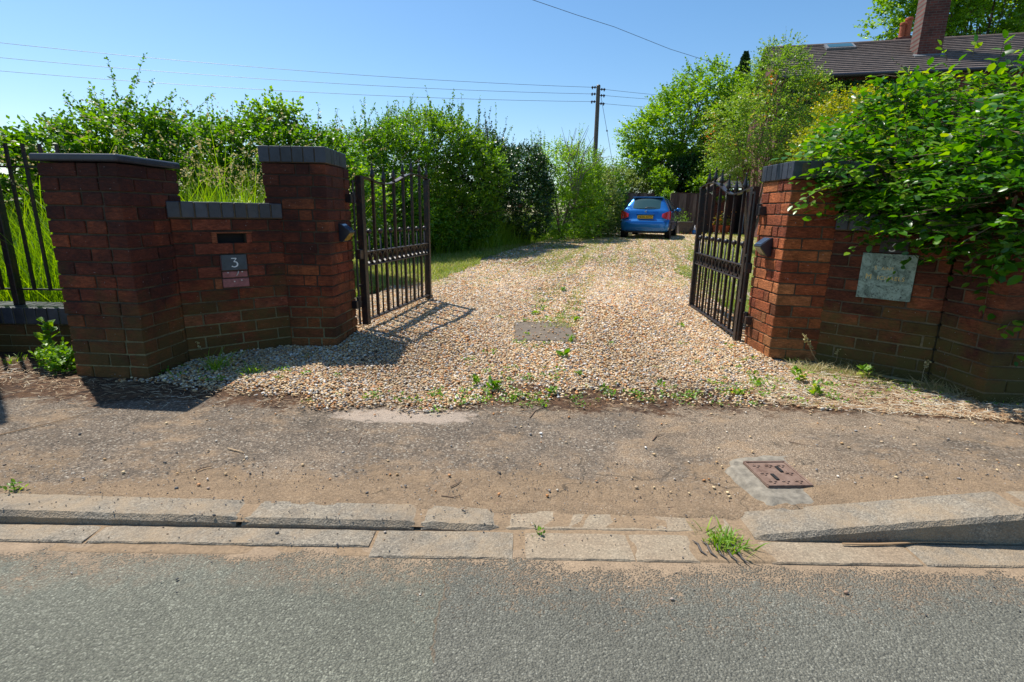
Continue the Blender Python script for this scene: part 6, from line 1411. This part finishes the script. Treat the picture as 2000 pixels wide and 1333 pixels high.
# garden pots and ornaments near the door
def pot(x, y, r, h, label, m, plant_mat, ns, seed, box=False, name='plant_pot'):
    z = G(x, y); e = empty(name, (x, y, z), 0, label, 'planter'); rng = np.random.default_rng(seed)
    if box:
        mb = MB(); vs = [(x - r * .72, y - r * .72, z), (x + r * .72, y - r * .72, z), (x + r * .72, y + r * .72, z), (x - r * .72, y + r * .72, z), (x - r, y - r, z + h), (x + r, y - r, z + h), (x + r, y + r, z + h), (x - r, y + r, z + h)]
        mb.add(vs, [(0, 3, 2, 1), (4, 5, 6, 7), (0, 1, 5, 4), (1, 2, 6, 5), (2, 3, 7, 6), (3, 0, 4, 7)]); mb.box((x - r * 1.06, y - r * 1.06, z + h - .06), (x + r * 1.06, y + r * 1.06, z + h + .005)); mb.build('tub', m, e, bevel=.01)
    else: MB().lathe([(r * .68, 0), (r * .95, h * .85), (r * 1.08, h * .86), (r * 1.08, h), (r * .92, h), (r * .9, h - .03)], (x, y, z), 18).build('tub', m, e)
    n = ns; P = np.column_stack([x + rng.normal(size=n) * r * .55, y + rng.normal(size=n) * r * .5, z + h + np.abs(rng.normal(size=n)) * h * .45]); V, F = leaves(P, rodr(n, rng) + np.array([0, 0, .5]), rodr(n, rng) + np.array([0, 0, .4]), .05 * rng.uniform(.6, 1.3, n)); o = link('plants', mesh_np('pp', V, F), MT[plant_mat], e); o.matrix_parent_inverse = parent_inv(e); o['kind'] = 'stuff'
    return e
stone_m = simple('stone_tub', (.09, .075, .065), .9, var=.3)
pot(7.13, 22.4, .30, .52, 'square dark stone tub with low plants right of the car', stone_m, 'light_leaf', 160, 1, box=True)
pot(8.66, 22.6, .22, .40, 'terracotta pot with orange flowers left of the house door', MT['terracotta'], 'red_leaf', 420, 2)
pot(9.02, 22.7, .19, .38, 'terracotta pot close to the left side of the house door', MT['terracotta'], 'red_leaf', 300, 3)
pot(10.15, 22.7, .15, .22, 'small pot of mixed green plants right of the house door', stone_m, 'light_leaf', 260, 4)
# hanging basket
hbk = empty('hanging_basket', (8.78, 23.0, .72), 0, 'hanging basket on the brick wing left of the door', 'hanging basket'); MB().lathe([(.03, -.15), (.10, -.12), (.15, -.03), (.16, 0), (.14, 0)], (8.78, 22.98, .70), 14).build('basket', MT['bark'], hbk)
n = 420; rng = np.random.default_rng(9); P = np.array([8.78, 22.98, .76]) + rodr(n, rng) * np.array([.2, .18, .16]) * rng.uniform(.4, 1, (n, 1)); V, F = leaves(P, rodr(n, rng), rodr(n, rng), .05 * rng.uniform(.6, 1.3, n)); o = link('flowers', mesh_np('hbf', V, F), MT['light_leaf'], hbk); o.matrix_parent_inverse = parent_inv(hbk)
MB().tube([(8.78, 23.19, 1.02), (8.78, 23.0, 1.04), (8.78, 22.98, .86)], .01, 6).build('bracket', MT['iron'], hbk)
# garden gnome-like ornament (painted figure), a toy and a watering can
go = empty('garden_ornament', (7.56, 22.2, G(7.56, 22.2)), 0, 'small blue and white painted garden figure with red pieces beside the stone tub', 'ornament'); z = G(7.56, 22.2)
MB().lathe([(.09, 0), (.11, .05), (.10, .13), (.06, .19)], (7.56, 22.2, z), 12).build('body', simple('paint_blue', (.05, .22, .5), .4), go, smooth=True)
MB().lathe([(.045, .19), (.065, .22), (.05, .27), (.03, .29), (.012, .38), (.002, .4)], (7.56, 22.2, z), 12).build('hat', simple('paint_white', (.7, .7, .72), .4), go, smooth=True)
MB().lathe([(.08, 0), (.09, .06), (.05, .1), (.01, .12)], (7.38, 22.15, z), 10).build('ball', simple('paint_red', (.5, .03, .02), .4), go, smooth=True)
rng = np.random.default_rng(44)
for i, (x, y, s_) in enumerate([(7.8, 22.3, .07), (8.0, 22.2, .06), (8.28, 22.4, .08), (10.0, 22.1, .07)]):
    mb = MB(); V, F = pebbles(np.array([[x, y, G(x, y) + s_ * .4]]), np.array([s_]), rng); mb.add([tuple(v) for v in V], [tuple(f) for f in F]); o = mb.build('white_stone', simple('white_stone%d' % i, (.55, .53, .5), .8), smooth=True); tag(o, ['white stone nearest the painted garden figure', 'smaller white stone in the flower bed before the fence', 'white stone left of the terracotta pots', 'white stone right of the doorstep'][i], 'stone', 'white edging stones by the house')
n = 700; x = rng.uniform(6.9, 9.1, n); y = rng.uniform(22.0, 22.8, n); P = np.column_stack([x, y, hz(x, y) + np.abs(rng.normal(size=n)) * .05]); V, F = leaves(P, rodr(n, rng) + np.array([0, 0, .6]), rodr(n, rng), .05 * rng.uniform(.6, 1.3, n)); o = link('flower_bed', mesh_np('fb', V, F), MT['red_leaf']); tag(o, 'low orange flowered bed along the fence by the door', 'flower bed', kind='stuff')

# ------------------------------------------------------------------ car
def carpaint():
    t = NT('blue_car_paint'); t.col((.004, .15, .47)); t.set(Metallic=.55, Roughness=.27); t.b.inputs['Coat Weight'].default_value = 1; t.b.inputs['Coat Roughness'].default_value = .03; return t.m
PAINT = carpaint(); CGL = simple('car_glass', (.03, .075, .075), .03, spec=1.0); BLK = simple('black_trim', (.012, .012, .013), .5); TYRE = simple('tyre_rubber', (.012, .012, .013), .85); ALLOY = simple('alloy', (.38, .38, .4), .3, metal=.9)
REDL = simple('red_lamp', (.55, .010, .012), .12, spec=.9); PLATEM = simple('yellow_plate', (.78, .46, .015), .35); CHROME = simple('chrome', (.8, .8, .82), .12, metal=1)
CA = radians(-21.5); cpos = AT(1256, 466, 18.1); CZ = G(cpos[0], 18.6) + .012
car = empty('parked_car', (cpos[0], cpos[1], CZ), CA, 'bright blue hatchback parked at the end of the drive, seen from behind', 'car')
ck_ = lambda mb, nm, m, p=None, **k: mb.build(nm, m, p or car, world=False, **k)
# stations: y, half width at sill, belt half width, bottom z, top z, roof half width, belt z
ST = [(0.00, .60, .56, .30, .50, .50, .44), (.02, .72, .70, .26, .585, .66, .50), (.06, .79, .77, .24, .61, .72, .56), (.13, .815, .80, .23, .64, .74, .60), (.17, .822, .80, .23, .80, .73, .72), (.21, .825, .80, .22, .93, .72, .82), (.27, .828, .80, .22, .985, .71, .90), (.36, .83, .80, .22, 1.10, .665, .93), (.50, .83, .80, .22, 1.28, .60, .94), (.60, .83, .80, .22, 1.375, .565, .94), (.72, .83, .80, .22, 1.41, .55, .94),
      (1.2, .828, .80, .20, 1.43, .545, .94), (1.9, .828, .80, .20, 1.42, .545, .93), (2.3, .826, .79, .20, 1.34, .56, .92), (2.75, .824, .78, .20, 1.05, .64, .90), (2.95, .82, .77, .22, .95, .68, .86), (3.4, .80, .74, .22, .84, .66, .76), (3.7, .72, .66, .24, .68, .58, .60), (3.82, .55, .5, .30, .52, .45, .46)]
rows_ = []
for (y, ws, wb, zb, zt, wr, bz) in ST:
    pr = [(0, zb), (ws * .86, zb), (ws * .97, zb + .04), (ws, zb + (bz - zb) * .45), (ws * .995, zb + (bz - zb) * .8), (wb, bz), (wb + (wr - wb) * .5, bz + (zt - bz) * .5), (wr, bz + (zt - bz) * .86), (wr * .88, zt - (zt - bz) * .03), (wr * .5, zt + .006), (0, zt + .012)]
    ring = [(x, y, z) for x, z in pr] + [(-x, y, z) for x, z in pr[-2:0:-1]]
    rows_.append(ring)
nr = len(rows_[0]); V = [v for r_ in rows_ for v in r_]; F = []
for i in range(len(rows_) - 1):
    for k in range(nr): F.append((i * nr + k, i * nr + (k + 1) % nr, (i + 1) * nr + (k + 1) % nr, (i + 1) * nr + k))
F += [tuple(reversed(range(nr))), tuple((len(rows_) - 1) * nr + k for k in range(nr))]
mb = MB(); mb.add(V, [tuple(reversed(f)) for f in F]); body = ck_(mb, 'body', PAINT, smooth=True, sub=2)
def patch(pts, th, nm, m, p=None, nrm=(0, -1, 0), smooth=False, bevel=0):
    """closed polygon with thickness along nrm"""
    n = len(pts); nv = Vector(nrm).normalized() * th; vs = [tuple(Vector(q)) for q in pts] + [tuple(Vector(q) + nv) for q in pts]
    mb = MB(); mb.add(vs, [tuple(range(n)), tuple(reversed(range(n, 2 * n)))] + [(i, n + i, n + (i + 1) % n, (i + 1) % n) for i in range(n)]); return ck_(mb, nm, m, p, bevel=bevel)
# rear glass: curved grid hugging the tail slope
def gridpatch(f, nu, nv_, th, nm, m, n_, p=None):
    mb = MB(); vs = []
    for s_ in (0, 1):
        for j in range(nv_ + 1):
            for i in range(nu + 1): vs.append(tuple(Vector(f(i / nu, j / nv_)) + Vector(n_).normalized() * th * s_))
    N = (nu + 1) * (nv_ + 1); fs = []
    for j in range(nv_):
        for i in range(nu): a = j * (nu + 1) + i; q = (a, a + 1, a + nu + 2, a + nu + 1); fs.append(q); fs.append(tuple(N + k for k in reversed(q)))
    for i in range(nu): a = i; fs.append((a, a + 1, N + a + 1, N + a)); a = nv_ * (nu + 1) + i; fs.append((a + 1, a, N + a, N + a + 1))
    for j in range(nv_): a = j * (nu + 1); b = a + nu + 1; fs.append((b, a, N + a, N + b)); a += nu; b += nu; fs.append((a, b, N + b, N + a))
    mb.add(vs, fs); return ck_(mb, nm, m, p, smooth=False)
yt = lambda z: np.interp(z, [.585, .64, .80, .93, .985, 1.10, 1.28, 1.375], [.02, .13, .17, .21, .27, .36, .50, .60])
def rg_(u, v):
    z = 1.00 + .325 * v; hw = .675 - .125 * v - .02 * (v > .9); x = (u * 2 - 1) * hw; return (x, float(yt(z)) - .012 + .085 * abs(u * 2 - 1) ** 2.6, z + .012 * (1 - (u * 2 - 1) ** 2) * v)
rw = gridpatch(rg_, 16, 6, .018, 'rear_window', CGL, (0, -1, .6))
sp = MB(); sp.box((-.52, .52, 1.375), (.52, .68, 1.405)); ck_(sp, 'roof_spoiler', PAINT, bevel=.012, seg=2)
ck_(MB().tube([(-.03, .22, 1.02), (.05, .215, 1.05), (.34, .23, 1.035)], [.016, .013, .006], 6), 'wiper', BLK)
for s_ in (-1, 1):
    def tl(u, v): 
        a = u; x = s_ * (.555 + .268 * a); zl = .655 + .075 * (1 - a) ** 2.2; zu = .93 - .10 * (1 - a) ** 1.6; z = zl + (zu - zl) * v; return (x, .085 + .05 * v + .15 * a ** 3 , z)
    gridpatch(tl, 8, 3, .035, 'tail_light', REDL, (s_ * .25, -1, .1))
    sg = [(s_ * .815, .55, .98), (s_ * .812, 2.55, .96), (s_ * .635, 2.05, 1.33), (s_ * .625, .80, 1.33)]
    patch(sg, .012, 'side_window', CGL, nrm=(s_, 0, .5))
    mb = MB(); mb.lathe([(.02, -.07), (.08, -.05), (.09, .02), (.06, .06), (.01, .07)], (0, 0, 0), 10); 
    mb.v = [(s_ * .90 + v[0] * 1.1, 2.35 + v[2] * .5, 1.0 + v[1] * .8) for v in mb.v]; mb.tube([(s_ * .80, 2.35, .97), (s_ * .86, 2.35, .99)], .02, 6); ck_(mb, 'wing_mirror', PAINT, smooth=True)
    for yw in (.62, 3.06):
        x_ = s_ * .74
        T_ = lambda v, x_=x_, yw=yw: (x_ + v[2], yw + v[0], .290 + v[1])
        w = MB(); w.lathe([(.19, -.085), (.275, -.085), (.292, -.06), (.292, .06), (.275, .085), (.19, .085)], (0, 0, 0), 26, T=T_); wh = ck_(w, 'wheel', TYRE, smooth=False)
        r_ = MB(); r_.lathe([(.195, -.02), (.195, s_ * .074), (.17, s_ * .080), (.15, s_ * .045), (.05, s_ * .055), (.03, s_ * .07), (.001, s_ * .07)], (0, 0, 0), 20, T=T_); ck_(r_, 'rim', ALLOY, wh)
        ar = MB(); ar.lathe([(.335, -.012), (.335, .004), (.30, .006), (.3, -.012)], (0, 0, 0), 26, T=lambda v, x_=s_ * .822, yw=yw: (x_ + v[2], yw + v[0], .30 + v[1])); ck_(ar, 'wheel_arch', BLK)
ck_(MB().box((-.66, .05, .20), (.66, 3.7, .235)), 'underbody', BLK)
ck_(MB().box((-.72, .075, .618), (.72, .12, .626)), 'tailgate_seam', BLK)
ck_(MB().box((-.62, .012, .225), (.62, .10, .262)), 'bumper_lip', BLK, bevel=.01)
bs = MB(); 
for k in range(16):
    pass
ck_(MB().box((-.30, .085, .802), (.30, .16, .835)), 'tailgate_trim', PAINT, bevel=.012, seg=2)
pl_ = ck_(MB().box((-.262, .112, .672), (.262, .16, .782)), 'registration_plate', PLATEM, bevel=.002)
me = text_mesh('YK05 RCZ', .098, lambda c: Vector((-.004 + c.x * 1.02, .1105 - c.z * .5, .693 + c.y)), space=1.08)
o = link('plate_lettering', me, BLK, pl_)
ck_(MB().box((-.085, .016, .405), (.085, .05, .435)), 'fog_lamp', REDL, bevel=.008)
ck_(MB().box((.42, .03, .395), (.55, .06, .435)), 'bumper_vent', BLK, bevel=.006)
bd_ = MB()
for pts_, r_ in ((([(-.02, .165, .875), (-.012, .163, .90), (.0, .162, .925), (.012, .163, .945), (.004, .162, .962)]), [.008, .014, .013, .010, .006]), ([(.0, .162, .925), (.024, .160, .932), (.036, .160, .925)], [.007, .006, .004]), ([(-.005, .163, .905), (.018, .161, .895), (.026, .161, .882)], [.007, .006, .004]), ([(-.018, .164, .885), (-.034, .163, .91), (-.030, .163, .935), (-.038, .163, .95)], [.005, .004, .004, .003])): bd_.tube(pts_, r_, 6)
for k in range(len(bd_.v)): v = bd_.v[k]; bd_.v[k] = (v[0], v[1] + .02, v[2])
ck_(bd_, 'badge', CHROME)
ck_(MB().tube([(-.50, .05, .23), (-.50, .22, .24)], .03, 10), 'exhaust', BLK)
